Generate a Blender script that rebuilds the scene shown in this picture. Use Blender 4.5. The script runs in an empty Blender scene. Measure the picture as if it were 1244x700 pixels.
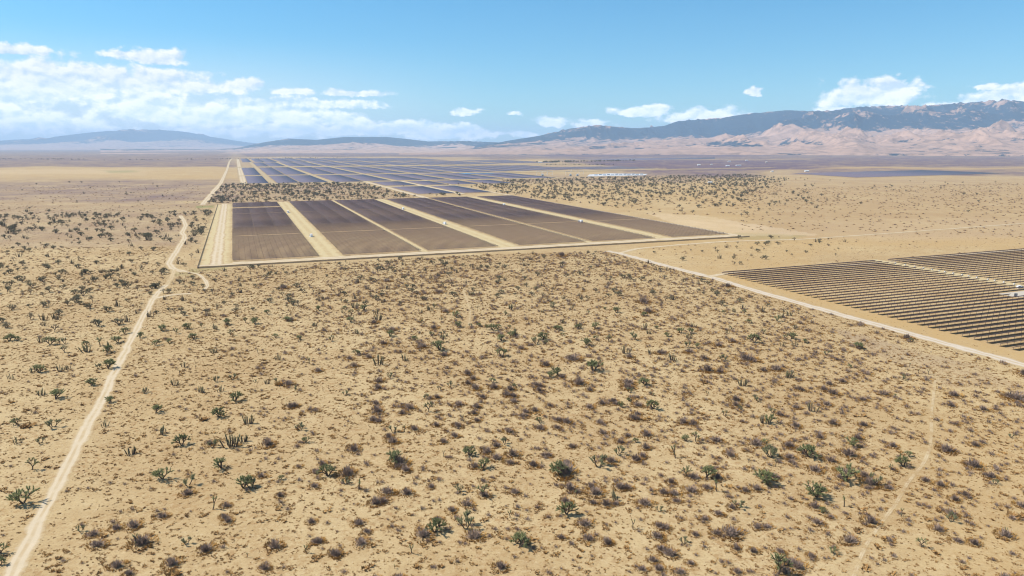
import bpy, math, random
import numpy as np
from mathutils import Vector, Matrix

R = math.radians
random.seed(7)
rng = np.random.default_rng(11)
scene = bpy.context.scene
COL = scene.collection

# ------------------------------------------------------------------ camera model (used only to measure the site from the photo)
F, H, HY, W0, H0 = 850.0, 100.0, 178.0, 1244.0, 700.0
PITCH = math.atan((350 - HY) / F)
CP, SP = math.cos(PITCH), math.sin(PITCH)

def at(X, Y):
    """ground point seen at a photo pixel"""
    a = (X - 622) / F; b = (350 - Y) / F
    y = CP + b * SP; z = -SP + b * CP
    t = H / -z
    return a * t, y * t

def direction(X, Y):
    """azimuth and elevation, in degrees, of a photo pixel"""
    a = (X - 622) / F; b = (350 - Y) / F
    x, y, z = a, CP + b * SP, -SP + b * CP
    return math.degrees(math.atan2(x, y)), math.degrees(math.atan2(z, math.hypot(x, y)))

def proj(x, y, z=0.0):
    zc = z - H
    d = y * CP - zc * SP
    d = np.where(np.abs(d) < 1e-6, 1e-6, d)
    return 622 + F * x / d, 350 - F * (y * SP + zc * CP) / d, d

TH = R(-21.35)                       # the site grid: v runs away from us, u to the right
UX, UY = math.cos(TH), -math.sin(TH)
VX, VY = math.sin(TH), math.cos(TH)
def g2w(u, v): return u * UX + v * VX, u * UY + v * VY
def w2g(x, y): return x * UX + y * UY, x * VX + y * VY
ROTZ = math.atan2(UY, UX)

# ------------------------------------------------------------------ numpy noise
def _hash(ix, iy, seed):
    n = (ix.astype(np.int64) * 374761393 + iy.astype(np.int64) * 668265263 + seed * 982451653) & 0x7fffffff
    n = ((n ^ (n >> 13)) * 1274126177) & 0x7fffffff
    n = n ^ (n >> 16)
    return (n & 0xffff) / 65535.0

def vnoise(x, y, seed=0):
    ix = np.floor(x); iy = np.floor(y)
    fx = x - ix; fy = y - iy
    fx = fx * fx * fx * (fx * (fx * 6 - 15) + 10); fy = fy * fy * fy * (fy * (fy * 6 - 15) + 10)
    ix = ix.astype(np.int64); iy = iy.astype(np.int64)
    a = _hash(ix, iy, seed); b = _hash(ix + 1, iy, seed)
    c = _hash(ix, iy + 1, seed); d = _hash(ix + 1, iy + 1, seed)
    return (a + (b - a) * fx) * (1 - fy) + (c + (d - c) * fx) * fy

def fbm(x, y, octv=4, seed=0, gain=0.5):
    s = 0; a = 1; t = 0
    for o in range(octv):
        s = s + a * vnoise(x * 2 ** o + 17.3 * o, y * 2 ** o - 9.1 * o, seed + o)
        t += a; a *= gain
    return s / t

def ridged(x, y, octv=5, seed=0, gain=0.5):
    s = 0; a = 1; t = 0; w = 1
    for o in range(octv):
        n = 1 - np.abs(2 * vnoise(x * 2 ** o + 31.7 * o, y * 2 ** o + 5.3 * o, seed + o) - 1)
        n = n * n * w
        s = s + a * n; t += a; a *= gain
        w = np.clip(n * 1.6, 0.15, 1)
    return s / t

def sstep(a, b, x):
    t = np.clip((x - a) / (b - a), 0, 1)
    return t * t * (3 - 2 * t)

def inpoly(px, py, poly):
    px = np.asarray(px, float); py = np.asarray(py, float)
    ins = np.zeros(px.shape, bool)
    n = len(poly)
    for i in range(n):
        x1, y1 = poly[i]; x2, y2 = poly[(i + 1) % n]
        if y1 == y2: continue
        c = ((y1 > py) != (y2 > py)) & (px < (x2 - x1) * (py - y1) / (y2 - y1) + x1)
        ins ^= c
    return ins

# ------------------------------------------------------------------ object helpers
def tag(o, label=None, cat=None, group=None, kind=None):
    if label: o['label'] = label
    if cat: o['category'] = cat
    if group: o['group'] = group
    if kind: o['kind'] = kind
    return o

def link(name, me, parent=None, loc=(0, 0, 0), rotz=0):
    o = bpy.data.objects.new(name, me)
    COL.objects.link(o)
    o.location = loc; o.rotation_euler = (0, 0, rotz)
    if parent: o.parent = parent
    return o

def empty(name, loc=(0, 0, 0), rotz=0):
    o = bpy.data.objects.new(name, None)
    COL.objects.link(o)
    o.empty_display_size = 0.5
    o.location = loc; o.rotation_euler = (0, 0, rotz)
    return o

class MB:
    """collects verts / faces / material slots of one mesh"""
    def __init__(self): self.v = []; self.f = []; self.m = []
    def face(self, pts, mi=0):
        n = len(self.v); self.v += [tuple(p) for p in pts]
        self.f.append(tuple(range(n, n + len(pts)))); self.m.append(mi)
    def box(self, c, s, mi=0, tilt=0.0):
        x, y, z = c; a, b, d = s[0] / 2, s[1] / 2, s[2] / 2
        ct, st = math.cos(tilt), math.sin(tilt)
        n = len(self.v)
        for dz in (-d, d):
            for dx, dy in ((-a, -b), (a, -b), (a, b), (-a, b)):
                self.v.append((x + dx, y + dy * ct + dz * st, z - dy * st + dz * ct))
        for q in ((0, 3, 2, 1), (4, 5, 6, 7), (0, 1, 5, 4), (1, 2, 6, 5), (2, 3, 7, 6), (3, 0, 4, 7)):
            self.f.append(tuple(n + k for k in q)); self.m.append(mi)
    def tube(self, pts, rad, seg=5, mi=0, cap=True):
        n0 = len(self.v)
        pts = [Vector(p) for p in pts]
        for i, p in enumerate(pts):
            d = (pts[min(i + 1, len(pts) - 1)] - pts[max(i - 1, 0)]).normalized()
            a = d.orthogonal().normalized(); b = d.cross(a)
            for k in range(seg):
                t = 2 * math.pi * k / seg
                self.v.append(tuple(p + (a * math.cos(t) + b * math.sin(t)) * rad[i]))
        for i in range(len(pts) - 1):
            for k in range(seg):
                k2 = (k + 1) % seg
                self.f.append((n0 + i * seg + k, n0 + i * seg + k2, n0 + (i + 1) * seg + k2, n0 + (i + 1) * seg + k)); self.m.append(mi)
        if cap:
            self.f.append(tuple(n0 + (len(pts) - 1) * seg + k for k in range(seg))); self.m.append(mi)
    def mesh(self, name, mats):
        me = bpy.data.meshes.new(name)
        me.from_pydata(self.v, [], self.f)
        for m in mats: me.materials.append(m)
        if len(mats) > 1: me.polygons.foreach_set('material_index', self.m)
        me.update()
        return me
    def arrays(self):
        """triangulated numpy arrays for scattering"""
        tv = np.array(self.v, float); tri = []; mi = []
        for f, m in zip(self.f, self.m):
            for k in range(1, len(f) - 1):
                tri.append((f[0], f[k], f[k + 1])); mi.append(m)
        return tv, np.array(tri, np.int64), np.array(mi, np.int32)

def np_mesh(name, V, T, mats, mi=None, rnd=None):
    me = bpy.data.meshes.new(name)
    me.vertices.add(len(V)); me.vertices.foreach_set('co', np.asarray(V, np.float32).ravel())
    me.loops.add(T.size); me.loops.foreach_set('vertex_index', T.ravel().astype(np.int32))
    k = T.shape[1]
    me.polygons.add(len(T))
    me.polygons.foreach_set('loop_start', np.arange(0, T.size, k, dtype=np.int32))
    try: me.polygons.foreach_set('loop_total', np.full(len(T), k, np.int32))
    except Exception: pass
    for m in mats: me.materials.append(m)
    if mi is not None: me.polygons.foreach_set('material_index', mi.astype(np.int32))
    if rnd is not None:
        at_ = me.attributes.new('rnd', 'FLOAT', 'POINT'); at_.data.foreach_set('value', np.asarray(rnd, np.float32))
    me.update(calc_edges=True); me.validate()
    return me

def scatter(name, variants, pos, scl, mats, zsc=None, zk=1.0):
    """one merged mesh: variants[k] placed at every pos"""
    Vs, Ts, Ms, Rs = [], [], [], []; off = 0
    pick = rng.integers(0, len(variants), len(pos))
    ang = rng.uniform(0, 2 * math.pi, len(pos)); rn = rng.uniform(0, 1, len(pos))
    if zsc is None: zsc = np.ones(len(pos))
    for k, (tv, tri, mi) in enumerate(variants):
        idx = np.where(pick == k)[0]
        if not len(idx): continue
        c, s = np.cos(ang[idx])[:, None], np.sin(ang[idx])[:, None]
        sc = scl[idx][:, None]
        x = (tv[None, :, 0] * c - tv[None, :, 1] * s) * sc + pos[idx, 0][:, None]
        y = (tv[None, :, 0] * s + tv[None, :, 1] * c) * sc + pos[idx, 1][:, None]
        z = tv[None, :, 2] * sc * zsc[idx][:, None] + np.zeros_like(x)
        V = np.stack([x, y, z], -1).reshape(-1, 3)
        T = (tri[None] + (np.arange(len(idx)) * len(tv))[:, None, None] + off).reshape(-1, 3)
        Vs.append(V); Ts.append(T); Ms.append(np.tile(mi, len(idx))); Rs.append(np.repeat(rn[idx], len(tv)))
        off += len(V)
    return np_mesh(name, np.concatenate(Vs), np.concatenate(Ts), mats, np.concatenate(Ms), np.concatenate(Rs))

# ------------------------------------------------------------------ materials
def newmat(name):
    m = bpy.data.materials.new(name); m.use_nodes = True
    nt = m.node_tree; nt.nodes.clear()
    out = nt.nodes.new('ShaderNodeOutputMaterial')
    return m, nt, out

class NT:
    def __init__(self, nt): self.nt = nt
    def n(self, t, **kw):
        nd = self.nt.nodes.new(t)
        for k, v in kw.items():
            if k == 'inp':
                for a, b in v.items():
                    if hasattr(b, 'is_linked') or isinstance(b, bpy.types.NodeSocket): self.nt.links.new(b, nd.inputs[a])
                    else: nd.inputs[a].default_value = b
            else: setattr(nd, k, v)
        return nd
    def math(self, op, a, b=None, c=None, clamp=False):
        nd = self.n('ShaderNodeMath', operation=op, use_clamp=clamp)
        for i, q in enumerate((a, b, c)):
            if q is None: continue
            if isinstance(q, bpy.types.NodeSocket): self.nt.links.new(q, nd.inputs[i])
            else: nd.inputs[i].default_value = q
        return nd.outputs[0]
    def vmath(self, op, a, b=None, c=None, out=0):
        nd = self.n('ShaderNodeVectorMath', operation=op)
        for i, q in enumerate((a, b, c)):
            if q is None: continue
            if isinstance(q, bpy.types.NodeSocket): self.nt.links.new(q, nd.inputs[i])
            else: nd.inputs[i].default_value = q
        return nd.outputs[out]
    def mix(self, fac, a, b, blend='MIX'):
        nd = self.n('ShaderNodeMix', data_type='RGBA', blend_type=blend)
        for i, q in ((0, fac), (6, a), (7, b)):
            if isinstance(q, bpy.types.NodeSocket): self.nt.links.new(q, nd.inputs[i])
            elif i == 0: nd.inputs[0].default_value = q
            else: nd.inputs[i].default_value = (*q, 1)
        return nd.outputs[2]
    def noise(self, vec, scale, detail=4, rough=0.55, dim='3D', out=0):
        nd = self.n('ShaderNodeTexNoise', noise_dimensions=dim)
        if vec is not None: self.nt.links.new(vec, nd.inputs['Vector'])
        nd.inputs['Scale'].default_value = scale; nd.inputs['Detail'].default_value = detail; nd.inputs['Roughness'].default_value = rough
        return nd.outputs[out]
    def ramp(self, x, a, b):
        nd = self.n('ShaderNodeMapRange', interpolation_type='SMOOTHSTEP')
        self.nt.links.new(x, nd.inputs[0]); nd.inputs[1].default_value = a; nd.inputs[2].default_value = b
        return nd.outputs[0]
    def attr(self, name): return self.n('ShaderNodeAttribute', attribute_name=name).outputs['Fac']
    def bsdf(self, out, col, rough=0.9, spec=0.1, metal=0.0, normal=None):
        b = self.n('ShaderNodeBsdfPrincipled')
        for k, q in (('Base Color', col), ('Roughness', rough), ('Specular IOR Level', spec), ('Metallic', metal)):
            if isinstance(q, bpy.types.NodeSocket): self.nt.links.new(q, b.inputs[k])
            elif k == 'Base Color': b.inputs[k].default_value = (*q, 1)
            else: b.inputs[k].default_value = q
        if normal is not None: self.nt.links.new(normal, b.inputs['Normal'])
        self.nt.links.new(b.outputs[0], out.inputs['Surface'])
        return b

SAND = (0.464, 0.350, 0.186); SAND2 = (0.385, 0.270, 0.134)
SCRUB = (0.130, 0.088, 0.104); STRAW = (0.400, 0.268, 0.118)

def soil(T, pos):
    """desert soil colour with grain at several sizes"""
    big = T.ramp(T.noise(pos, 0.012, 5, 0.6), 0.35, 0.68)
    mid = T.ramp(T.noise(pos, 0.11, 5, 0.65), 0.40, 0.68)
    grit = T.ramp(T.noise(pos, 1.6, 4, 0.75), 0.50, 0.70)
    c = T.mix(big, SAND, SAND2)
    c = T.mix(T.math('MULTIPLY', mid, 0.50), c, (0.33, 0.222, 0.105))
    lit_ = T.math('MULTIPLY', T.ramp(T.noise(pos, 0.42, 5, 0.75), 0.46, 0.62), T.ramp(T.noise(pos, 0.045, 4, 0.6), 0.30, 0.62))
    c = T.mix(T.math('MULTIPLY', lit_, 0.78), c, (0.29, 0.172, 0.072))
    c = T.mix(T.math('MULTIPLY', grit, 0.75), c, (0.23, 0.150, 0.075))
    c = T.mix(T.math('MULTIPLY', T.ramp(T.noise(pos, 0.75, 4, 0.8), 0.52, 0.72), 0.55), c, (0.56, 0.455, 0.29))
    return c

# ground
M_GROUND, nt, out = newmat('desert_soil'); T = NT(nt)
pos = T.n('ShaderNodeNewGeometry').outputs['Position']
c = soil(T, pos)
nz1 = T.noise(pos, 0.035, 6, 0.7); nz2 = T.noise(pos, 0.006, 6, 0.7)
br = T.math('ADD', T.math('MULTIPLY', T.math('SUBTRACT', nz1, 0.5), 1.1), T.math('MULTIPLY', T.math('SUBTRACT', nz2, 0.5), 1.5))
def cover(name, gain=1.0):
    a = T.attr(name)
    m = T.math('ADD', a, T.math('MULTIPLY', br, T.math('MULTIPLY', a, 2.0)))
    return T.math('MULTIPLY', m, gain, clamp=True)
c = T.mix(cover('straw', 0.9), c, STRAW)
c = T.mix(cover('bleach', 0.8), c, (0.56, 0.43, 0.27))
c = T.mix(cover('scrub', 1.0), c, SCRUB)
c = T.mix(cover('green', 0.8), c, (0.20, 0.20, 0.075))
bmp = T.n('ShaderNodeBump', inp={'Strength': 0.5, 'Distance': 0.25, 'Height': T.noise(pos, 1.1, 5, 0.7)})
T.bsdf(out, c, 0.95, 0.05, normal=bmp.outputs[0])

# roads share the soil, bleached by wheels
def road_mat(name, worn, keep=0.0, broken=0.0):
    m, nt, out = newmat(name); T = NT(nt)
    pos = T.n('ShaderNodeNewGeometry').outputs['Position']
    s = soil(T, pos)
    a = T.attr('across')
    ab = T.math('ABSOLUTE', a)
    e = T.math('ADD', ab, T.math('MULTIPLY', T.math('SUBTRACT', T.noise(pos, 0.35, 4, 0.7), 0.5), 1.1))
    edge = T.math('SUBTRACT', 1.0, T.ramp(e, 0.55, 1.05))
    ridge = T.ramp(T.math('ABSOLUTE', T.math('SUBTRACT', ab, 0.42)), 0.12, 0.34)
    w = T.mix(T.math('MULTIPLY', T.noise(pos, 0.25, 5, 0.7), 0.9), worn, tuple(q * 0.74 for q in worn))
    w = T.mix(T.math('MULTIPLY', T.math('MULTIPLY', ridge, T.ramp(T.noise(pos, 0.09, 4, 0.7), 0.3, 0.6)), 0.6), w, SAND2)
    edge = T.math('MAXIMUM', edge, keep)
    if broken: edge = T.math('MULTIPLY', edge, T.math('MULTIPLY', T.ramp(T.noise(pos, 0.16, 5, 0.8), 0.40, 0.62), broken))
    c = T.mix(edge, s, w)
    T.bsdf(out, c, 0.95, 0.05)
    return m
M_TRACK = road_mat('worn_dirt', (0.57, 0.465, 0.315))
M_GRAVEL = road_mat('pale_gravel', (0.56, 0.475, 0.365), 0.35)
M_PATH = road_mat('foot_worn_sand', (0.56, 0.45, 0.29), 0.0, 0.85)
M_FARSTRIP = road_mat('graded_far_strip', (0.43, 0.335, 0.195), 0.4)
M_STRIP = road_mat('graded_strip', (0.53, 0.425, 0.235), 0.55)

def plain(name, col, rough=0.7, spec=0.3, metal=0.0, var=0.15, scale=3.0):
    m, nt, out = newmat(name); T = NT(nt)
    tc = T.n('ShaderNodeTexCoord').outputs['Object']
    c = T.mix(T.noise(tc, scale, 4, 0.6), tuple(q * (1 - var) for q in col), tuple(min(1, q * (1 + var)) for q in col))
    T.bsdf(out, c, rough, spec, metal)
    return m

def leafmat(name, a, b, rough=0.75, transl=0.0):
    m, nt, out = newmat(name); T = NT(nt)
    rn = T.math('FRACT', T.math('ADD', T.n('ShaderNodeObjectInfo').outputs['Random'], T.attr('rnd')))
    pos = T.n('ShaderNodeNewGeometry').outputs['Position']
    nz = T.ramp(T.noise(pos, 2.2, 3, 0.7), 0.3, 0.7)
    f = T.math('ADD', T.math('MULTIPLY', rn, 0.6), T.math('MULTIPLY', nz, 0.4))
    b_ = T.bsdf(out, T.mix(f, a, b), rough, 0.15)
    if transl:
        tr = T.n('ShaderNodeBsdfTranslucent'); nt.links.new(T.mix(f, a, b), tr.inputs[0])
        mx = T.n('ShaderNodeMixShader'); mx.inputs[0].default_value = transl
        nt.links.new(b_.outputs[0], mx.inputs[1]); nt.links.new(tr.outputs[0], mx.inputs[2]); nt.links.new(mx.outputs[0], out.inputs[0])
    return m
M_LEAF = leafmat('yucca_leaf', (0.165, 0.178, 0.076), (0.330, 0.335, 0.145), 0.6, 0.25)
M_LEAFDRY = leafmat('yucca_leaf_dusty', (0.180, 0.178, 0.096), (0.310, 0.298, 0.150), 0.65, 0.25)
M_BARK = leafmat('yucca_bark', (0.085, 0.060, 0.042), (0.150, 0.105, 0.070), 0.9)
M_TWIG = leafmat('dry_twigs', (0.185, 0.132, 0.104), (0.350, 0.262, 0.200), 0.9, 0.15)
M_SKIRT = leafmat('dry_grass', (0.310, 0.165, 0.044), (0.470, 0.275, 0.080), 0.9, 0.2)
M_TUFT = leafmat('dry_tuft', (0.200, 0.110, 0.046), (0.410, 0.238, 0.078), 0.9, 0.1)
M_FARTREE = leafmat('far_foliage', (0.130, 0.128, 0.072), (0.230, 0.205, 0.120), 0.9)

# solar modules: dark cells, thin pale frames between modules, dusty
def panelmat(name, col, rough, spec=0.4):
    m, nt, out = newmat(name); T = NT(nt)
    tc = T.n('ShaderNodeTexCoord').outputs['Object']
    sx = T.n('ShaderNodeSeparateXYZ'); nt.links.new(tc, sx.inputs[0])
    fr = T.math('FRACT', T.math('DIVIDE', sx.outputs[0], 1.05))
    ln = T.math('LESS_THAN', fr, 0.05)
    c = T.mix(T.noise(tc, 0.15, 4, 0.6), tuple(q * 0.8 for q in col), tuple(q * 1.25 for q in col))
    c = T.mix(T.math('MULTIPLY', ln, 0.5), c, (0.30, 0.29, 0.28))
    T.bsdf(out, c, rough, spec)
    return m
M_PANEL = panelmat('solar_cells', (0.125, 0.094, 0.112), 0.45, 0.15)
M_BACK = panelmat('panel_back', (0.460, 0.370, 0.430), 0.6)
M_BACKNEAR = panelmat('panel_back_dusty', (0.340, 0.260, 0.300), 0.6)
M_STEEL = plain('galvanised_steel', (0.20, 0.19, 0.18), 0.6, 0.4, 0.3)
M_POST = plain('weathered_post', (0.17, 0.14, 0.13), 0.8, 0.2)
M_WHITE = plain('white_enamel', (0.72, 0.73, 0.74), 0.45, 0.4, 0.0, 0.06)
M_GREY = plain('grey_enamel', (0.36, 0.39, 0.41), 0.5, 0.4, 0.0, 0.08)
M_CONC = plain('pale_concrete', (0.44, 0.39, 0.31), 0.9, 0.1)
M_ROOF = plain('sheet_roof', (0.62, 0.62, 0.60), 0.5, 0.3)
M_WALL = plain('stucco', (0.55, 0.48, 0.40), 0.9, 0.1)
M_DARK = plain('dark_louvre', (0.06, 0.065, 0.07), 0.6, 0.3)
M_GLASS = plain('window_glass', (0.05, 0.07, 0.09), 0.1, 0.5)
M_WIRE, nt, out = newmat('fence_mesh'); T = NT(nt)
d = T.n('ShaderNodeBsdfDiffuse'); d.inputs[0].default_value = (0.17, 0.13, 0.12, 1)
tr = T.n('ShaderNodeBsdfTransparent'); mx = T.n('ShaderNodeMixShader'); mx.inputs[0].default_value = 0.5
nt.links.new(tr.outputs[0], mx.inputs[1]); nt.links.new(d.outputs[0], mx.inputs[2]); nt.links.new(mx.outputs[0], out.inputs[0])

# mountains; dark tree cover is tinted blue, haze worked into its colour
def mtn_mat(name, tan, forest_shade):
    m, nt, out = newmat(name); T = NT(nt)
    pos = T.n('ShaderNodeNewGeometry').outputs['Position']
    f = T.attr('forest_shade')
    n = T.noise(pos, 0.0048, 8, 0.74)
    g = T.math('ADD', f, T.math('MULTIPLY', T.math('SUBTRACT', n, 0.5), 2.6))
    g = T.ramp(g, 0.42, 0.62)
    n2 = T.noise(pos, 0.006, 6, 0.7)
    ta = T.mix(T.ramp(n2, 0.4, 0.68), tan, tuple(q * 0.55 for q in tan))
    T.bsdf(out, T.mix(g, ta, forest_shade), 0.95, 0.03)
    return m
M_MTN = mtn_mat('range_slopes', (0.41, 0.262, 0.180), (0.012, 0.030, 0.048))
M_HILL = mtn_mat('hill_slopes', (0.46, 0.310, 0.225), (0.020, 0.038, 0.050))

# ------------------------------------------------------------------ layout of the solar site (u, v in metres)
PITCHROW = 6.7
MBLK = [(-8, 67), (88, 163), (169, 243), (265, 343), (349, 428), (449, 526)]
MV0, MV1 = 652, 1346
RF_U = (356, 520); RF_U2 = (535, 780); RF_V = (196, 452)
FARBLK = []      # u0,u1,v0,v1
for u0, u1 in ((358, 440), (458, 524)): FARBLK.append((u0, u1, 1468, 1745))
for u0, u1 in ((358, 440), (458, 524), (536, 612), (634, 712)): FARBLK.append((u0, u1, 1810, 2010))
cols = [(30, 84), (106, 164), (168, 243), (264, 343), (349, 428), (449, 526), (532, 608), (630, 705), (711, 786), (808, 884), (890, 965)]
for k, (u0, u1) in enumerate(cols):
    FARBLK.append((u0, u1, 2050 if u1 < 345 else 2080, 2560))
    FARBLK.append((u0, u1, 2650, 3560))
    if k > 0: FARBLK.append((u0, u1, 3800, 4700))
    FARBLK.append((u0 + 20, u1 + 20, 4850, 6300))
for k in range(5):
    u0 = 990 + k * 92
    FARBLK.append((u0, u0 + 78, 2700 + k * 25, 3500)); FARBLK.append((u0, u0 + 78, 3800, 4700)); FARBLK.append((u0, u0 + 78, 4900, 6100))
for k in range(4):
    u0 = 1450 + k * 92
    FARBLK.append((u0, u0 + 78, 2760 + k * 10, 3150))
    FARBLK.append((u0 + 60, u0 + 138, 4000, 4900))

def in_fields(x, y, pad=0.0):
    u, v = w2g(x, y)
    m = (u > -36 - pad) & (u < 534 + pad) & (v > 632 - pad) & (v < 1362 + pad)
    m |= (u > 345 - pad) & (v > 168) & (v < 458 + pad) & (u < 900)
    m |= (u > 342 - pad) & (u < 536 + pad) & (v > 1462 - pad) & (v < 1750 + pad)
    m |= (u > 342 - pad) & (u < 720 + pad) & (v > 1805 - pad) & (v < 2015 + pad)
    m |= (u > 10 - pad) & (u < 975 + pad) & (v > 2042 - pad) & (v < 6300)
    m |= (u > 970) & (u < 1840) & (v > 2690) & (v < 6300)
    return m

# roads: photo-measured centre lines
def pline(px): return [at(*p) for p in px]
def gline(uv): return [g2w(*p) for p in uv]
ROADS = [  # name, points, half widths, material, label
    ('dirt_track', pline([(-4, 735), (15.5, 697.5), (28, 669), (46, 636), (64, 602), (85, 561), (105.5, 518), (123.5, 487.5), (140, 450), (165, 402), (180, 374), (186, 363), (193, 354), (203, 346)]), 2.1, M_TRACK),
    ('dirt_track', pline([(224, 330), (212, 328), (204.5, 321), (213.5, 307), (225, 288), (221, 283), (226, 274), (222, 266), (219, 262)]), 2.9, M_TRACK),
    ('dirt_track', pline([(203, 346), (208, 338), (212, 328)]), 1.6, M_PATH),
    ('dirt_track', pline([(186, 363), (203, 359), (221, 356.6), (232, 357)]), 2.2, M_TRACK),
    ('dirt_track', pline([(224, 330), (242, 333), (249.5, 341), (253, 348), (248, 352)]), 1.4, M_TRACK),
    ('dirt_track', pline([(246, 249), (258, 234.6), (268, 223), (276, 206), (278.5, 197), (282, 192)]), 5.0, M_TRACK),
    ('gravel_road', pline([(737, 305), (753, 308), (820, 326), (865, 337.2), (923, 355), (991, 374), (1087, 400.5), (1169, 423), (1244, 443.5), (1330, 468)]), 4.0, M_GRAVEL),
    ('dirt_track', pline([(753, 307.5), (775, 302), (820, 298), (880, 293.5), (972, 291)]), 2.6, M_TRACK),
    ('dirt_track', pline([(972, 291), (1030, 287), (1080, 283.6), (1244, 271.5), (1330, 266)]), 2.0, M_TRACK),
    ('dirt_track', pline([(862, 336), (880, 332.6), (1060, 319.5), (1244, 303), (1330, 295)]), 2.6, M_TRACK),
    ('footpath', pline([(1136, 462), (1134, 480), (1131, 510), (1131, 540), (1122, 566), (1103, 584), (1089, 612), (1072, 634), (1056, 655), (1047, 672), (1036, 702), (1028, 730)]), 0.5, M_PATH),
    ('footpath', pline([(562, 352), (568, 366), (572, 380), (569, 396)]), 0.4, M_PATH),
]
for (a, b) in ((67, 88), (243, 265), (428, 449)):
    ROADS.append(('service_road', gline([((a + b) / 2, 640), ((a + b) / 2, 1356)]), (b - a) / 2, M_STRIP))
for (a, b) in ((163, 169), (343, 349)):
    ROADS.append(('service_road', gline([((a + b) / 2, 646), ((a + b) / 2, 1354)]), 3.2, M_STRIP))
ROADS += [
    ('service_road', gline([(-35, 649), (150, 648), (330, 649), (449, 651), (534, 649)]), 7.5, M_TRACK),
    ('service_road', gline([(-22, 650), (-22, 1330)]), 13.0, M_STRIP),
    ('service_road', gline([(-21, 648), (-21, 1345)]), 5.0, M_TRACK),
    ('service_road', gline([(531, 640), (530, 1800), (525, 2060)]), 4.5, M_TRACK),
    ('service_road', gline([(348, 1350), (348, 2060)]), 7.0, M_TRACK),
    ('service_road', gline([(449, 1440), (449, 2060)]), 9.0, M_TRACK),
    ('service_road', gline([(-8, 1238), (67, 1238)]), 5.0, M_TRACK),
    ('service_road', gline([(20, 2040), (21, 3600), (28, 6000)]), 9.0, M_TRACK),
    ('service_road', gline([(20, 2036), (345, 2030)]), 10.0, M_TRACK),
    ('service_road', gline([(340, 2062), (975, 2062)]), 12.0, M_STRIP),
    ('service_road', gline([(10, 2605), (1400, 2605)]), 28.0, M_FARSTRIP),
    ('service_road', gline([(345, 1780), (720, 1780)]), 10.0, M_STRIP),
    ('service_road', gline([(975, 2640), (2400, 2700)]), 22.0, M_FARSTRIP),
    ('service_road', gline([(0, 3680), (1900, 3680)]), 60.0, M_FARSTRIP),
]
for k in range(6):
    uu = (95, 253, 438, 619, 797, 975)[k]
    ROADS.append(('service_road', gline([(uu, 2040), (uu, 6200)]), 8.0, M_FARSTRIP))

def road_dist(x, y):
    """distance outside the nearest road edge"""
    best = np.full(np.shape(x), 1e9)
    for nm, pts, hw, mt in ROADS:
        for (x1, y1), (x2, y2) in zip(pts[:-1], pts[1:]):
            dx, dy = x2 - x1, y2 - y1; L = dx * dx + dy * dy
            t = np.clip(((x - x1) * dx + (y - y1) * dy) / max(L, 1e-9), 0, 1)
            best = np.minimum(best, np.hypot(x - x1 - t * dx, y - y1 - t * dy) - hw)
    return best

def lift(x, y, k=1.0): return (0.004 + 1.1e-4 * np.hypot(x, y)) * k

def make_road(i, name, pts, hw, mat, k):
    P = np.array(pts, float)
    seg = np.hypot(*(P[1:] - P[:-1]).T); s = np.concatenate([[0], np.cumsum(seg)])
    step = max(2.5, s[-1] / 240)
    q = np.linspace(0, s[-1], max(2, int(s[-1] / step) + 1))
    cx, cy = np.interp(q, s, P[:, 0]), np.interp(q, s, P[:, 1])
    if name in ('dirt_track', 'footpath') and len(q) > 8:            # round off the corners and let it wander a little
        ker = np.ones(5) / 5
        for _ in range(3):
            cx[2:-2] = np.convolve(cx, ker, 'valid'); cy[2:-2] = np.convolve(cy, ker, 'valid')
        w = (fbm(q / 14.0, q * 0 + i * 3.7, 3, 5) - 0.5) * hw * 0.4
    else: w = q * 0
    tx, ty = np.gradient(cx), np.gradient(cy); L = np.hypot(tx, ty); nx, ny = -ty / L, tx / L
    cx = cx + nx * w; cy = cy + ny * w
    A = np.array([-1, -0.8, -0.4, 0, 0.4, 0.8, 1.0])
    jl = 1 + (fbm(q / 6.0, q * 0 + i, 3, 9) - 0.5) * 0.7; jr = 1 + (fbm(q / 6.0, q * 0 + i + 50, 3, 9) - 0.5) * 0.7
    ww = np.where(A[None] < 0, jl[:, None], jr[:, None]) * A[None] * hw * 1.15
    X = cx[:, None] + nx[:, None] * ww; Y = cy[:, None] + ny[:, None] * ww
    Z = lift(X, Y, k)
    V = np.stack([X, Y, Z], -1).reshape(-1, 3)
    n, m = len(q), len(A)
    a = (np.arange(n - 1)[:, None] * m + np.arange(m - 1)[None]).ravel()
    T_ = np.stack([a, a + 1, a + m + 1, a + m], 1)[:, ::-1]
    me = np_mesh(name, V, T_, [mat])
    at_ = me.attributes.new('across', 'FLOAT', 'POINT'); at_.data.foreach_set('value', np.tile(A, n).astype(np.float32))
    tag(link(name, me), kind='structure')
for i, (nm, pts, hw, mt) in enumerate(ROADS):
    make_road(i, nm, pts, hw, mt, 1.0 + 0.04 * i)

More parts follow.
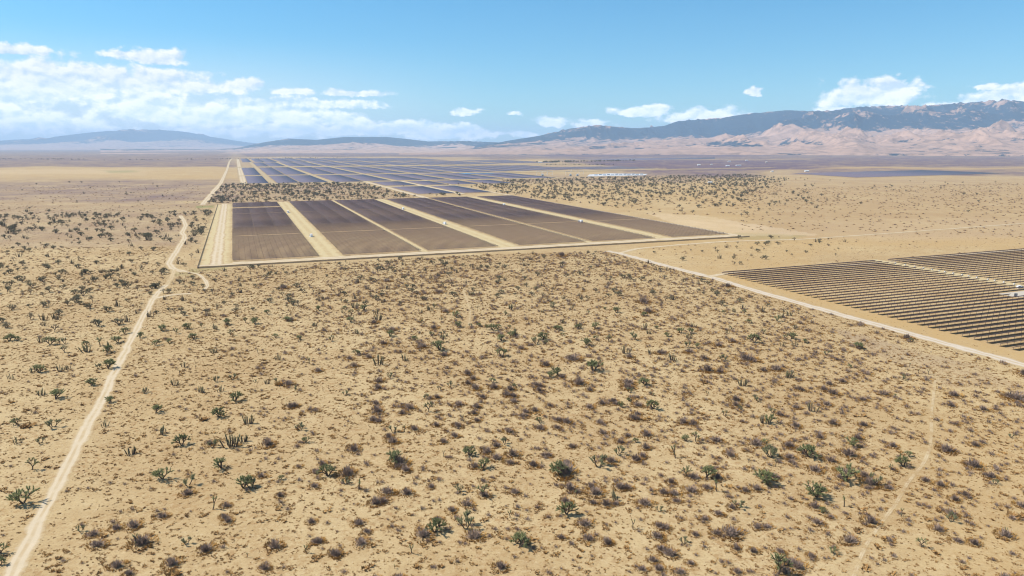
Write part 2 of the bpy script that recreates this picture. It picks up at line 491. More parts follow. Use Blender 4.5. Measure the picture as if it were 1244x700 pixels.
# ------------------------------------------------------------------ ground sheet with its soil / plant cover map
az = np.concatenate([np.arange(-180, -46, 6), np.arange(-46, 46, 0.14), np.arange(46, 180, 6)])
ypx = np.concatenate([np.arange(1500, 720, -40), np.arange(720, 300, -3.0), np.arange(300, 225, -1.2), np.arange(225, 180.5, -0.5)])
ang = np.arctan((ypx - 350) / F) + PITCH
rr = np.concatenate([[12, 40], H / np.tan(ang), [42000, 47500]])
rr = np.unique(np.round(rr[rr > 5], 2)); rr = rr[rr <= 47500]
AZ, RR = np.meshgrid(np.radians(az), rr, indexing='ij')
GX, GY = np.sin(AZ) * RR, np.cos(AZ) * RR
gx, gy = GX.ravel(), GY.ravel()
PX, PY, DD = proj(gx, gy)
front = DD > 1
wob = (fbm(gx / 90, gy / 90, 4, 3) - 0.5)
wx = (fbm(PX / 40, PY / 6, 3, 21) - 0.5) * 60; wy = (fbm(PX / 60, PY / 5, 3, 22) - 0.5) * 5
def band(x0, x1, y0, y1, sx=40, sy=1.5):
    qx, qy = PX + wx, PY + wy * np.clip((PY - 178) / 40, 0.25, 1.5)
    return sstep(x0 - sx, x0 + sx, qx) * (1 - sstep(x1 - sx, x1 + sx, qx)) * sstep(y0 - sy, y0 + sy, qy) * (1 - sstep(y1 - sy, y1 + sy, qy)) * front
def poly(pts, w=1.0):
    return inpoly(PX + wx * 0.15, PY + wy * 0.3, pts) * w * front
mx_ = np.maximum.reduce
scrub = mx_([band(-400, 285, 179, 203, 20, 1) * 0.66, band(-400, 280, 193, 196, 20, .5) * 0.7, band(-400, 290, 219, 247, 30, 4) * 0.46, band(-400, 240, 247, 300, 30, 4) * 0.24,
             band(560, 1800, 180, 194, 60, 1.5) * 0.72, band(690, 1010, 194, 206, 40, 1.2) * 1.0, band(760, 930, 205, 215, 40, 2) * 0.75, band(960, 1800, 190, 203, 50, 2) * 0.85,
             band(960, 1800, 205, 213, 50, 1.2) * 0.62, band(620, 960, 186, 191, 60, 1) * 0.95, band(900, 1800, 215, 290, 60, 8) * 0.15, band(600, 860, 213, 222, 40, 3) * 0.30, band(280, 620, 180, 191, 20, 1) * 0.8,
             poly([(262, 249), (278, 224), (440, 223), (505, 240), (456, 242), (340, 246.5)], 0.22),
             poly([(268, 233), (275, 228), (445, 226), (440, 231)], 0.35),
             poly([(1000, 395), (1110, 425), (1190, 445), (1244, 470), (1150, 470), (1060, 430)], 0.18)])
straw = mx_([band(-400, 285, 204, 218, 30, 2.5) * 0.38, band(830, 1800, 222, 305, 70, 12) * 0.70, band(640, 900, 218, 265, 40, 6) * 0.35, band(760, 1000, 290, 335, 30, 8) * 0.45,
             band(900, 1700, 203, 206.5, 50, 1) * 0.7, band(500, 760, 194, 199, 40, 1) * 0.6,
             poly([(870, 337), (885, 333), (1070, 378), (1244, 430), (1244, 443), (1087, 398)], 0.75), poly([(885, 333), (1060, 320), (1244, 303), (1244, 330)], 0.15),
             band(1090, 1800, 450, 800, 90, 30) * 0.38, band(-35, 900, 600, 760, 80, 40) * 0.10])
bleach = mx_([band(850, 1800, 177, 187, 60, 2) * 0.7, poly([(780, 258), (850, 262), (1000, 286), (900, 287), (820, 272)], 0.55), band(-400, 180, 206, 212, 40, 1.5) * 0.3,
              band(1000, 1700, 268, 292, 80, 4) * 0.2, band(-300, 1244, 186, 188, 80, 1) * .3])
green = mx_([poly([(236, 250.5), (263, 249), (261, 253), (242, 253.5)], 0.8), poly([(895, 282), (985, 286), (960, 292), (880, 289)], 0.30), band(130, 175, 207, 210.5, 8, .7) * 0.6,
             poly([(200, 331), (240, 328), (275, 324), (276, 327), (212, 335)], 0.45)])
U, Vg = w2g(gx, gy)
inside = (U > -8) & (U < 534) & (Vg > 645) & (Vg < 1352) & front
far_in = in_fields(gx, gy) & (Vg > 1400) & front
for a_, val in ((scrub, 0.16), (straw, 0.45), (bleach, 0.15), (green, 0.0)):
    a_[inside] = val; a_[far_in] = {0.16: 0.25, 0.45: 0.30, 0.15: 0.1, 0.0: 0.0}[val]
nA, nR = AZ.shape
idx = np.arange(nA * nR).reshape(nA, nR)
nxt = np.roll(idx, -1, axis=0)
Q = np.stack([idx[:, :-1].ravel(), idx[:, 1:].ravel(), nxt[:, 1:].ravel(), nxt[:, :-1].ravel()], 1)
Q = Q[:, ::-1]
# close the hub
V = np.stack([gx, gy, np.zeros_like(gx)], 1)
hub = idx[:, 0]
V = np.vstack([V, [0, 0, 0]])
Qh = np.stack([np.full(nA, len(V) - 1), np.roll(hub, -1), hub, hub], 1)
me = np_mesh('ground', V, Q, [M_GROUND])
for nm, a_ in (('scrub', scrub), ('straw', straw), ('bleach', bleach), ('green', green)):
    k = me.attributes.new(nm, 'FLOAT', 'POINT'); k.data.foreach_set('value', np.append(a_, 0).astype(np.float32))
tag(link('ground', me), kind='structure')

# ------------------------------------------------------------------ hills and mountains (height fields on the far side of the plain)
def heightfield(name, mat, a0, a1, na, r0, r1, nr, prof, rbase, rridge, fan, foot=None, seed=0, wl=2600.0, rough=0.55, forest_shade=(0.5, 0.8), fbias=0.0):
    """prof: list of photo pixels (x, y) of the skyline; each column is raised to meet it"""
    A = np.linspace(R(a0), R(a1), na); rads = np.linspace(r0, r1, nr)
    A2, R2 = np.meshgrid(A, rads, indexing='ij')
    X, Y = np.sin(A2) * R2, np.cos(A2) * R2
    pa = []; pe = []
    for p in prof:
        d_ = direction(*p); pa.append(R(d_[0])); pe.append(math.tan(R(d_[1])))
    tgt = np.interp(A, pa, pe)
    t = np.clip((R2 - rbase) / (rridge - rbase), 0, 2)
    body = np.where(t < fan, 0.10 * (t / fan), 0.10 + 0.90 * sstep(0, 1, (t - fan) / (1 - fan)) )
    back = np.clip(1 - (t - 1) * 0.55, 0.2, 1)
    body = np.where(t > 1, back, body)
    warpx = (fbm(X / 5200, Y / 5200, 3, seed + 40) - 0.5) * 2600; warpy = (fbm(X / 5200, Y / 5200, 3, seed + 50) - 0.5) * 2600
    rg = ridged((X + warpx) / wl, (Y + warpy) / (wl * 2.0), 7, seed, 0.60)
    rf = rough * (1 - 0.74 * np.exp(-((t - 1) / 0.16) ** 2))
    h = body * (1 - rf + rf * rg * 1.5)
    h = np.where(t < fan, body * (1 + 0.25 * (rg - 0.5) * (t / fan)), h)
    if foot:
        fr, fw, fprof, fwl = foot
        fa = [R(direction(*p)[0]) for p in fprof]; fe = [math.tan(R(direction(*p)[1])) for p in fprof]
        ft = np.interp(A, fa, fe)[:, None] * fr
        rgf = ridged((X + warpx * .6) / fwl, (Y + warpy * .6) / (fwl * 2.4), 7, seed + 7, 0.62)
        bump = np.exp(-((R2 - fr) / fw) ** 2)
    # meet the skyline
    el = h / R2 * 1.0
    mxe = el.max(axis=1)
    ker = np.ones(9) / 9
    mxs = np.convolve(np.pad(mxe, 4, 'edge'), ker, 'valid')
    Z = h * (((tgt + H / rridge) / mxs)[:, None])
    if foot:
        fz = ft * bump * (0.36 + 0.95 * rgf)
        Zm = Z
        Z = np.maximum(Z, fz) + 0.25 * np.minimum(Z, fz)
        fo = np.clip((Zm - fz) / 120.0, -1, 1) * 0.5 + 0.5
    else:
        fo = np.ones_like(Z) * 0.5
    Z = np.where(t <= 0.0001, -3.0, Z)
    hr = Z / (tgt * rridge + H)[:, None]
    f = sstep(forest_shade[0], forest_shade[1], hr + (fbm(X / 1500, Y / 1500, 4, seed + 70) - 0.5) * 0.5) * 0.7 + 0.3 * (1 - rg)
    f = f * (0.35 + 0.65 * fo) if foot else f
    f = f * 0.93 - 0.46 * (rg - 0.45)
    if foot: f = np.where(fz > Zm, 0.26 + (0.5 - rgf) * 1.15, f)  # foothill gullies darkened as painted shade, together with their chaparral
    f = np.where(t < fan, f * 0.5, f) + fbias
    n = A2.size
    V = np.stack([X.ravel(), Y.ravel(), Z.ravel()], 1)
    ii = np.arange(n).reshape(na, nr)
    Qm = np.stack([ii[:-1, :-1].ravel(), ii[:-1, 1:].ravel(), ii[1:, 1:].ravel(), ii[1:, :-1].ravel()], 1)[:, ::-1]
    me = np_mesh(name, V, Qm, [mat])
    k = me.attributes.new('forest_shade', 'FLOAT', 'POINT'); k.data.foreach_set('value', f.ravel().astype(np.float32))
    me.polygons.foreach_set('use_smooth', np.ones(len(me.polygons), bool))
    tag(link(name, me), kind='structure')
    return Z.max()

zmax = []
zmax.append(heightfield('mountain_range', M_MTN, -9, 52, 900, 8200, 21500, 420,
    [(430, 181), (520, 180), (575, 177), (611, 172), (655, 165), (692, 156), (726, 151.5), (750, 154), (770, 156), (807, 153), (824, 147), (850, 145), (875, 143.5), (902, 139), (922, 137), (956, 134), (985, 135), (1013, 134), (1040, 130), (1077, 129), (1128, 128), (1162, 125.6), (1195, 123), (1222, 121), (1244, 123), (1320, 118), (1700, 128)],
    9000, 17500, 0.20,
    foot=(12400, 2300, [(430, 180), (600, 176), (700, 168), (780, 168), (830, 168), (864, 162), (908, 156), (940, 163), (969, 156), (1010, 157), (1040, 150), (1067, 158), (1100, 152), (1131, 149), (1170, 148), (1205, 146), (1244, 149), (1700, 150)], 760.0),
    seed=3, wl=1800.0, rough=0.72, forest_shade=(0.30, 0.62)))
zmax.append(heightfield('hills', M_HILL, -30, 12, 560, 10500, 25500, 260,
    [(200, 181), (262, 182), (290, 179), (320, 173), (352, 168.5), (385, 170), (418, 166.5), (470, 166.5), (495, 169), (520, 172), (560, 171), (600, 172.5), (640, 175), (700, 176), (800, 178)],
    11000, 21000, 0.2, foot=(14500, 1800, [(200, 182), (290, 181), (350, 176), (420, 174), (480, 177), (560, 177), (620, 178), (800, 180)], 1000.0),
    seed=15, wl=1800.0, rough=0.75, forest_shade=(0.32, 0.66)))
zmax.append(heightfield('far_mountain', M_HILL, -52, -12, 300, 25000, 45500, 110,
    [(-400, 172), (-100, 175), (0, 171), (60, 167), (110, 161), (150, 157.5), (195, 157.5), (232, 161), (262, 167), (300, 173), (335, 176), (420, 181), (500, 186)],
    25600, 38000, 0.15, seed=27, wl=3000.0, rough=0.6, forest_shade=(0.25, 0.6)))

# ------------------------------------------------------------------ solar rows
TILT = R(27)
def row_mesh(L, w=1.45, hub=1.55, detail=False):
    """tracker row as one mesh: module tables, torque tube, posts"""
    b = MB()
    n = max(1, round(L / 26.0)); seg = L / n
    for k in range(n):
        x = -L / 2 + seg * (k + 0.5)
        b.box((x, 0, hub + 0.08), (seg - 0.12, w, 0.05), 0, TILT)
    b.box((0, 0, hub - 0.06), (L, 0.14, 0.14), 1)
    k = int(L / 5.2)
    for i in range(k + 1):
        b.box((-L / 2 + 0.8 + i * (L - 1.6) / k, 0, (hub - 0.14) / 2), (0.09, 0.09, hub - 0.14), 1)
    return b
def ordinal(n): return f"{n}{'th' if 10 <= n % 100 <= 20 else {1:'st',2:'nd',3:'rd'}.get(n % 10, 'th')}"
NW = ['first', 'second', 'third', 'fourth', 'fifth', 'sixth']

POSTME = MB(); POSTME.box((0, 0, 0.70), (0.12, 0.12, 1.40)); POSTME.box((0, 0, 1.43), (0.26, 0.22, 0.05))
POSTME = POSTME.mesh('post', [M_POST])
_near_cache = {}
def near_row(u0, u1, v, label, group):
    L = u1 - u0
    key = round(L, 1)
    if key not in _near_cache:
        n = max(1, round(L / 27.0)); seg = L / n; hub = 1.55
        p = MB()
        for k in range(n): p.box((-L / 2 + seg * (k + 0.5), 0, hub + 0.08), (seg - 0.15, 2.8, 0.045), 0, R(30))
        t = MB(); t.tube([(-L / 2, 0, hub - 0.04), (L / 2, 0, hub - 0.04)], [0.08, 0.08], 6, 0)
        _near_cache[key] = (p.mesh('panel_table', [M_BACKNEAR]), t.mesh('torque_tube', [M_STEEL]))
    pm, tm = _near_cache[key]
    x, y = g2w((u0 + u1) / 2, v)
    r = tag(empty('solar_panel_row', (x, y, 0), ROTZ), label, 'solar panel row', group)
    link('panel_table', pm, r); link('torque_tube', tm, r)
    k = min(int(L / 5.2), 99)
    for i in range(k + 1):
        link('post', POSTME, r, (-L / 2 + 0.8 + i * (L - 1.6) / k, 0, 0))
v = RF_V[0]; i = 0
rowsA = []
while v <= RF_V[1]:
    rowsA.append(v); v += PITCHROW
nA_ = len(rowsA)
nrow = 0
for i, v in enumerate(rowsA):
    u1 = RF_U[1]
    if 304 < v < 321: u1 = 484
    near_row(RF_U[0], u1, v, f"brown solar panel row with posts beside the gravel road, {ordinal(nA_ - i)} from the field's far edge", 'solar rows of the near right field')
    nrow += 1
rowsB = [v for v in rowsA if v > 318]
far_single = {}
for i, v in enumerate(rowsB):
    near_row(RF_U2[0], RF_U2[1], v, f"brown solar panel row beyond the equipment aisle at right, {ordinal(len(rowsB) - i)} from the far edge", 'solar rows beyond the right aisle')
    nrow += 1

gaps = [(1228, 1248), (826, 834), (1118, 1127)]
def is_gap(v, blk):
    if blk == 0 and 1228 < v < 1248: return True
    return False
per = (300 - nrow) // 6
rest = []
for b_i, (u0, u1) in enumerate(MBLK):
    me = row_mesh(u1 - u0).mesh('solar_panel_row', [M_BACK, M_POST])
    v = MV0 + 8.0; n = 0
    while v < MV1:
        if not is_gap(v, b_i):
            if n < per:
                x, y = g2w((u0 + u1) / 2, v)
                o = link('solar_panel_row', me, None, (x, y, 0), ROTZ)
                tag(o, f"long brown solar panel row, {ordinal(n + 1)} behind the front fence in the {NW[b_i]} block from left", 'solar panel row', 'solar rows of the main field')
            else: rest.append((u0, u1, v))
            n += 1
        v += PITCHROW + (2.6 if (v < 840 <= v + PITCHROW or v < 1120 <= v + PITCHROW) else 0)
for (u0, u1, v0, v1) in FARBLK:
    v = v0
    while v < v1:
        rest.append((u0, u1, v)); v += PITCHROW
# far blocks away from the grid, measured by their corners in the photo
def quad_rows(q, n):
    A_, B_, C_, D_ = [np.array(at(*p)) for p in q]       # A-B near edge, D-C far edge
    out_ = []
    for k in range(n):
        t = (k + 0.5) / n
        out_.append((A_ + (D_ - A_) * t, B_ + (C_ - B_) * t))
    return out_
lines = []
mainrest = [q for q in rest if q[2] < 1400]
for (u0, u1, v) in rest:
    if v >= 1400: lines.append((np.array(g2w(u0, v)), np.array(g2w(u1, v))))
lines += quad_rows([(1040, 216.3), (1222, 211), (1118, 207.2), (962, 211.2)], 70)
lines += quad_rows([(760, 195.2), (869, 193.0), (868, 191.6), (700, 193.6)], 90)
VV = []; QQ = []
for k, (a, b) in enumerate(lines):
    d = (b - a) / np.linalg.norm(b - a); nn = np.array([-d[1], d[0]])
    far = np.linalg.norm((a + b) / 2)
    w = 1.8 * 0.5
    w = 1.05
    ct, st = math.cos(R(-7)) * w, math.sin(R(-7)) * w
    z = 1.6
    o = len(VV)
    for base in (a, b):
        VV.append((*(base - nn * ct), z + st)); VV.append((*(base + nn * ct), z - st))
        VV.append((*(base + nn * (ct + 0.03)), z - st + 0.05)); VV.append((*(base - nn * (ct - 0.03)), z + st + 0.05))
    for p in range(4):
        p2 = (p + 1) % 4
        QQ.append((o + p, o + p2, o + 4 + p2, o + 4 + p))
    QQ.append((o, o + 3, o + 2, o + 1)); QQ.append((o + 4, o + 5, o + 6, o + 7))
QQ = np.array(QQ); TT = np.concatenate([QQ[:, [0, 1, 2]], QQ[:, [0, 2, 3]]])
MI = np.zeros(len(TT), np.int32); VV = np.array(VV); VS, TS, MS = [VV], [TT], [MI]; off = len(VV)
ra = {}
for (u0, u1, v) in mainrest:
    if (u0, u1) not in ra: ra[(u0, u1)] = row_mesh(u1 - u0).arrays()
    tv, tri, mi = ra[(u0, u1)]
    x, y = g2w((u0 + u1) / 2, v); c_r, s_r = math.cos(ROTZ), math.sin(ROTZ)
    VS.append(np.stack([x + tv[:, 0] * c_r - tv[:, 1] * s_r, y + tv[:, 0] * s_r + tv[:, 1] * c_r, tv[:, 2]], 1))
    TS.append(tri + off); MS.append(mi + 1); off += len(tv)
me = np_mesh('solar_panel_rows', np.concatenate(VS), np.concatenate(TS), [M_PANEL, M_BACK, M_POST], np.concatenate(MS))
tag(link('solar_panel_rows', me), 'dense dark blocks of solar panel rows receding over the plain', 'solar panels', kind='stuff')

# the block of flat stowed modules that mirrors the sky
u_, v_ = w2g(*at(583, 211.5))
b = MB()
for k in range(14): b.box((0, k * 6.7, 1.6), (118, 3.9, 0.06), 0, R(-3)); b.box((0, k * 6.7, 0.78), (110, 0.2, 1.5), 1)
M_MIRROR, nt, out = newmat('stowed_modules'); T = NT(nt); T.bsdf(out, (0.10, 0.16, 0.24), 0.12, 1.0, 0.6)
o = link('flat_solar_array', b.mesh('flat_solar_array', [M_MIRROR, M_POST]), None, (*at(583, 211.9), 0), ROTZ)
tag(o, 'pale blue strip of flat solar modules mirroring the sky among dark blocks', 'solar array')

# ------------------------------------------------------------------ perimeter fences of the main field
def fence(p0, p1, label, n):
    x0, y0 = g2w(*p0); x1, y1 = g2w(*p1)
    L = math.hypot(x1 - x0, y1 - y0); a = math.atan2(y1 - y0, x1 - x0)
    r = tag(empty('perimeter_fence', (x0, y0, 0), a), label, 'fence')
    b = MB(); b.box((L / 2, 0, 0.70), (L, 0.03, 1.3)); link('wire_mesh', b.mesh('wire_mesh', [M_WIRE]), r)
    b = MB(); b.tube([(0, 0.06, 1.4), (L, 0.06, 1.4)], [0.04, 0.04], 5); b.tube([(0, 0.06, 0.12), (L, 0.06, 0.12)], [0.03, 0.03], 5); link('rail', b.mesh('rail', [M_POST]), r)
    b = MB(); b.tube([(0, -0.09, 0), (0, -0.09, 1.45), (0, -0.14, 1.6)], [0.05, 0.05, 0.03], 6); pm = b.mesh('fence_post', [M_POST])
    for i in range(n): link('post', pm, r, (i * L / (n - 1), 0, 0))
fence((-35, 632), (534, 632), 'long dark wire fence along the front edge of the main solar field', 96)
fence((-35, 632.4), (-32, 1338), 'dark wire fence running back along the left edge of the main solar field', 98)

# ------------------------------------------------------------------ inverter stations, combiner boxes, far buildings
def inverter_station():
    r = empty('inverter_station')
    b = MB(); b.box((0, 0, 0.15), (11, 4.2, 0.3)); link('concrete_pad', b.mesh('concrete_pad', [M_CONC]), r)
    b = MB(); b.box((-2.2, 0, 1.65), (5.6, 2.3, 2.7)); b.box((-2.2, 0, 3.06), (5.8, 2.5, 0.12)); cab = link('cabinet', b.mesh('cabinet', [M_WHITE]), r)
    for k in range(4):
        b = MB(); b.box((-4.2 + k * 1.35, -1.17, 1.6), (1.15, 0.05, 2.2)); link('door', b.mesh('door', [M_WHITE]), cab)
    b = MB(); b.box((-2.2, -1.22, 2.4), (4.4, 0.04, 0.35)); link('louvre', b.mesh('louvre', [M_DARK]), cab)
    b = MB(); b.box((3.4, 0, 1.2), (2.2, 1.9, 1.8)); b.box((3.4, 0, 2.17), (1.9, 1.6, 0.14))
    for k in range(5): b.box((2.6 + k * 0.4, -1.15, 1.15), (0.08, 0.35, 1.3)); b.box((2.6 + k * 0.4, 1.15, 1.15), (0.08, 0.35, 1.3))
    tf = link('transformer', b.mesh('transformer', [M_GREY]), r)
    b = MB()
    for k in range(3): b.tube([(2.9 + k * 0.5, 0, 2.24), (2.9 + k * 0.5, 0, 2.7)], [0.09, 0.05], 6)
    link('bushing', b.mesh('bushing', [M_DARK]), tf)
    return r
def copy_tree(o, parent=None):
    c = o.copy(); COL.objects.link(c)
    if parent: c.parent = parent
    for ch in list(o.children): copy_tree(ch, c)
    return c
inv0 = inverter_station(); used = False
INV = [((350, 258.5), 'white inverter cabinet on a pad, farther of two in the leftmost wide service road'), ((378, 287.5), 'white inverter cabinet on a pad, nearer of two in the leftmost wide service road'),
       ((489.5, 254.5), 'white inverter cabinet on a pad, farther of two in the middle wide service road'), ((540, 272.5), 'white inverter cabinet on a pad, nearer of two in the middle wide service road'),
       ((612, 249.5), 'white inverter cabinet on a pad, farther of two in the rightmost wide service road'), ((705, 270), 'white inverter cabinet on a pad, nearer of two in the rightmost wide service road'),
       ((1239, 350), 'white inverter cabinet in the equipment aisle of the near right solar field')]
for p, lab in INV:
    o = inv0 if not used else copy_tree(inv0); used = True
    x, y = at(*p); o.location = (x, y, 0.0); o.rotation_euler = (0, 0, ROTZ + (math.pi / 2 if p[0] < 1000 else 0))
    if p[0] > 1000: o.scale = (0.6, 0.6, 0.6)
    tag(o, lab, 'inverter', 'inverter stations of the solar fields')
# combiner boxes down the aisle
def combiner():
    r = empty('combiner_box')
    b = MB(); b.box((-0.5, 0, 0.55), (0.12, 0.12, 1.1)); b.box((0.5, 0, 0.55), (0.12, 0.12, 1.1)); link('stand', b.mesh('stand', [M_POST]), r)
    b = MB(); b.box((0, -0.12, 1.35), (1.7, 0.75, 1.0)); b.box((0, -0.15, 1.88), (1.85, 0.9, 0.06)); c = link('housing', b.mesh('housing', [M_WHITE]), r)
    b = MB(); b.box((0, -0.51, 1.32), (1.3, 0.03, 0.75)); link('door', b.mesh('door', [M_GREY]), c)
    return r
cb0 = combiner(); used = False
zs = [(255, 190), (310, 205), (410, 215), (465, 228), (525, 240), (580, 250), (645, 255), (690, 268), (755, 280), (820, 287), (885, 298), (945, 315), (1020, 322), (1080, 335), (1150, 350)]
for i, (zx, zy) in enumerate(zs):
    o = cb0 if not used else copy_tree(cb0); used = True
    x, y = at(1044 + zx / 6.22, 290.6 + zy / 6.22)
    uu, vv = w2g(x, y); x, y = g2w(527.5, vv)
    o.location = (x, y, 0.06); o.rotation_euler = (0, 0, ROTZ); o.scale = (0.7, 0.7, 0.7)
    tag(o, f"pale combiner box on a stand in the right field's aisle, {ordinal(i + 1)} from its far end", 'combiner box', 'combiner boxes down the aisle')
b = MB()
x0, y0 = g2w(527.5, 400)
make_road(60, 'service_road', gline([(527.5, 200), (527.5, 462)]), 6.0, M_STRIP, 1.5)
pd = [g2w(486, 306), g2w(522, 306), g2w(522, 319), g2w(486, 319)]
b.face([(p[0], p[1], 0.03) for p in pd]); tag(link('gravel_pad', b.mesh('gravel_pad', [M_CONC])), kind='structure')
b = MB(); b.box((0, 0, 0.9), (1.6, 1.2, 1.8)); b.box((0, 0, 1.84), (1.8, 1.4, 0.08))
o = empty('control_cabinet', (*g2w(489, 309), 0.03), ROTZ); tag(o, 'dark control cabinet on the corner of the pale gravel pad at right', 'cabinet')
link('housing', b.mesh('housing', [M_DARK]), o); b = MB(); b.box((0, -0.62, 0.95), (1.2, 0.03, 1.4)); link('door', b.mesh('door', [M_GREY]), o)

def building(p, L, Wd, Hh, rot, wall, roof, label, cat='building', group='far buildings on the plain'):
    r = tag(empty('shed_building', (*at(*p), 0), rot), label, cat, group); r.scale = (0.62,) * 3
    b = MB(); b.box((0, 0, Hh / 2), (L, Wd, Hh))
    for s in (-1, 1): b.face([(s * L / 2, -Wd / 2, Hh), (s * L / 2, Wd / 2, Hh), (s * L / 2, 0, Hh + Wd * 0.22)][::s])
    w = link('wall', b.mesh('wall', [wall]), r)
    b = MB(); e = 0.6
    for s in (-1, 1):
        b.face([(-L / 2 - e, s * (Wd / 2 + e), Hh - 0.1), (L / 2 + e, s * (Wd / 2 + e), Hh - 0.1), (L / 2 + e, 0, Hh + Wd * 0.22 + 0.15), (-L / 2 - e, 0, Hh + Wd * 0.22 + 0.15)][::-s])
    link('roof', b.mesh('roof', [roof]), r)
    b = MB(); b.box((L * 0.2, -Wd / 2 - 0.03, 1.3), (3.0, 0.06, 2.6)); link('door', b.mesh('door', [M_DARK]), r)
    b = MB(); b.box((-L * 0.22, -Wd / 2 - 0.03, 1.8), (2.4, 0.06, 1.2)); link('window', b.mesh('window', [M_GLASS]), r)
building((862.5, 222.6), 18, 12, 4.5, 0.2, M_WHITE, M_ROOF, 'lone white shed among the scrub beyond the main solar field', 'shed')
for p, L, lab in [((849, 201), 26, 'pale building at the left end of the far building row'), ((864, 200.5), 18, 'small pale building, second from left in the far building row'), ((884, 202), 30, 'pale building in the middle of the far building row, left of the longest'),
                  ((897, 201.6), 44, 'longest pale building of the far building row, near its right end'), ((886, 196.5), 30, 'pale building standing behind the middle of the far building row'), ((907, 195.4), 24, 'pale building standing behind the right end of the far building row'),
                  ((931, 197.6), 20, 'pale building apart from the far building row, to its right'), ((980, 208.6), 26, 'pale building beside the left end of the far right solar array'), ((938, 209.2), 16, 'small white hut left of the far right solar array')]:
    building(p, L, 14, 5.5, 0.1, M_WHITE if L > 22 else M_WALL, M_ROOF, lab)
building((656, 198.0), 40, 20, 7, 0.0, M_WHITE, M_ROOF, 'white farm building at the left end of the distant green tree line')

# substation beside the pale yard
def gantry():
    r = empty('substation_gantry')
    b = MB()
    for s in (-1, 1):
        for q in (-1, 1): b.tube([(s * 9 + q * 1.2, 0, 0), (s * 9, 0, 13)], [0.28, 0.2], 4)
    link('lattice_leg', b.mesh('lattice_leg', [M_WHITE]), r)
    b = MB(); b.box((0, 0, 12.4), (19, 0.9, 0.9)); link('beam', b.mesh('beam', [M_WHITE]), r)
    b = MB()
    for k in range(3): b.tube([(-5 + 5 * k, 0, 11.9), (-5 + 5 * k, 0, 10)], [0.25, 0.25], 6)
    link('insulator', b.mesh('insulator', [M_GREY]), r)
    return r
ga = gantry(); used = False
for i, (p, lab) in enumerate([((655, 213), 'leftmost pale steel gantry of the left substation group'), ((662, 212), 'pale steel gantry in the middle of the left substation group'), ((668, 213), 'rightmost pale steel gantry of the left substation group'),
                              ((690, 212.6), 'pale steel gantry standing alone between the two substation groups'), ((697, 209.4), 'pale steel gantry behind the right substation transformers'), ((706, 212), 'pale steel gantry at the right end by the white yard')]):
    o = ga if not used else copy_tree(ga); used = True
    o.location = (*at(*p), 0); o.rotation_euler = (0, 0, 0.25 + 0.2 * (i % 2)); tag(o, lab, 'gantry', 'substation gantries')
def big_transformer():
    r = empty('power_transformer')
    b = MB(); b.box((0, 0, 0.2), (14, 9, 0.4)); link('plinth', b.mesh('plinth', [M_CONC]), r)
    b = MB(); b.box((0, 0, 3), (8, 4.5, 5)); b.tube([(-3, 0, 6.6), (3, 0, 6.6)], [0.9, 0.9], 8); link('tank', b.mesh('tank', [M_WHITE]), r)
    b = MB()
    for k in range(7): b.box((-3 + k, -3.0, 2.8), (0.3, 1.2, 3.8))
    link('radiator', b.mesh('radiator', [M_GREY]), r)
    b = MB()
    for k in range(3): b.tube([(-2.4 + 2.4 * k, 1, 5.5), (-2.4 + 2.4 * k, 1.4, 8.5)], [0.4, 0.2], 6)
    link('bushing', b.mesh('bushing', [M_DARK]), r)
    return r
tr0 = big_transformer(); used = False
for p, lab in [((693, 214), 'left of the two white transformers at the substation'), ((701.5, 214), 'right of the two white transformers at the substation'), ((659, 214), 'white transformer under the left group of substation gantries')]:
    o = tr0 if not used else copy_tree(tr0); used = True
    o.location = (*at(*p), 0); tag(o, lab, 'transformer', 'substation transformers')
# pale yard with rows of white containers
b = MB(); yd = [at(713, 214.6), at(784, 213.2), at(787, 211.6), at(740, 210.9), at(716, 212.2)]
b.face([(p[0], p[1], 0.45) for p in yd])
M_YARD, nt, out = newmat('white_crushed_stone'); T = NT(nt); ps = T.n('ShaderNodeNewGeometry').outputs['Position']
T.bsdf(out, T.mix(T.ramp(T.noise(ps, 0.05, 5, 0.7), 0.35, 0.65), (0.60, 0.62, 0.64), (0.36, 0.34, 0.31)), 0.8, 0.2)
tag(link('gravel_yard', b.mesh('gravel_yard', [M_YARD])), kind='structure')
def container():
    r = empty('battery_container')
    b = MB(); b.box((0, 0, 2.0), (12.2, 2.5, 2.9))
    for k in range(20): b.box((-5.7 + k * 0.6, -1.28, 2.0), (0.25, 0.07, 2.5))
    bd = link('body', b.mesh('body', [M_WHITE]), r)
    b = MB(); b.box((0, 0, 0.27), (12.4, 2.7, 0.54)); link('footing', b.mesh('footing', [M_CONC]), r)
    b = MB(); b.box((3.5, 0, 3.62), (3.2, 1.8, 0.34)); link('cooling_unit', b.mesh('cooling_unit', [M_GREY]), r)
    return r
ct0 = container(); used = False
for k in range(12):
    o = ct0 if not used else copy_tree(ct0); used = True
    px = 724 + k * 5.0
    o.location = (*at(px, 213.4 - k * 0.06 - (k % 2) * 0.5), 0.46); o.rotation_euler = (0, 0, 0.3 * (k % 2))
    tag(o, f"white storage container in the pale yard, {ordinal(k + 1)} from the yard's left end", 'container', 'containers in the pale yard')

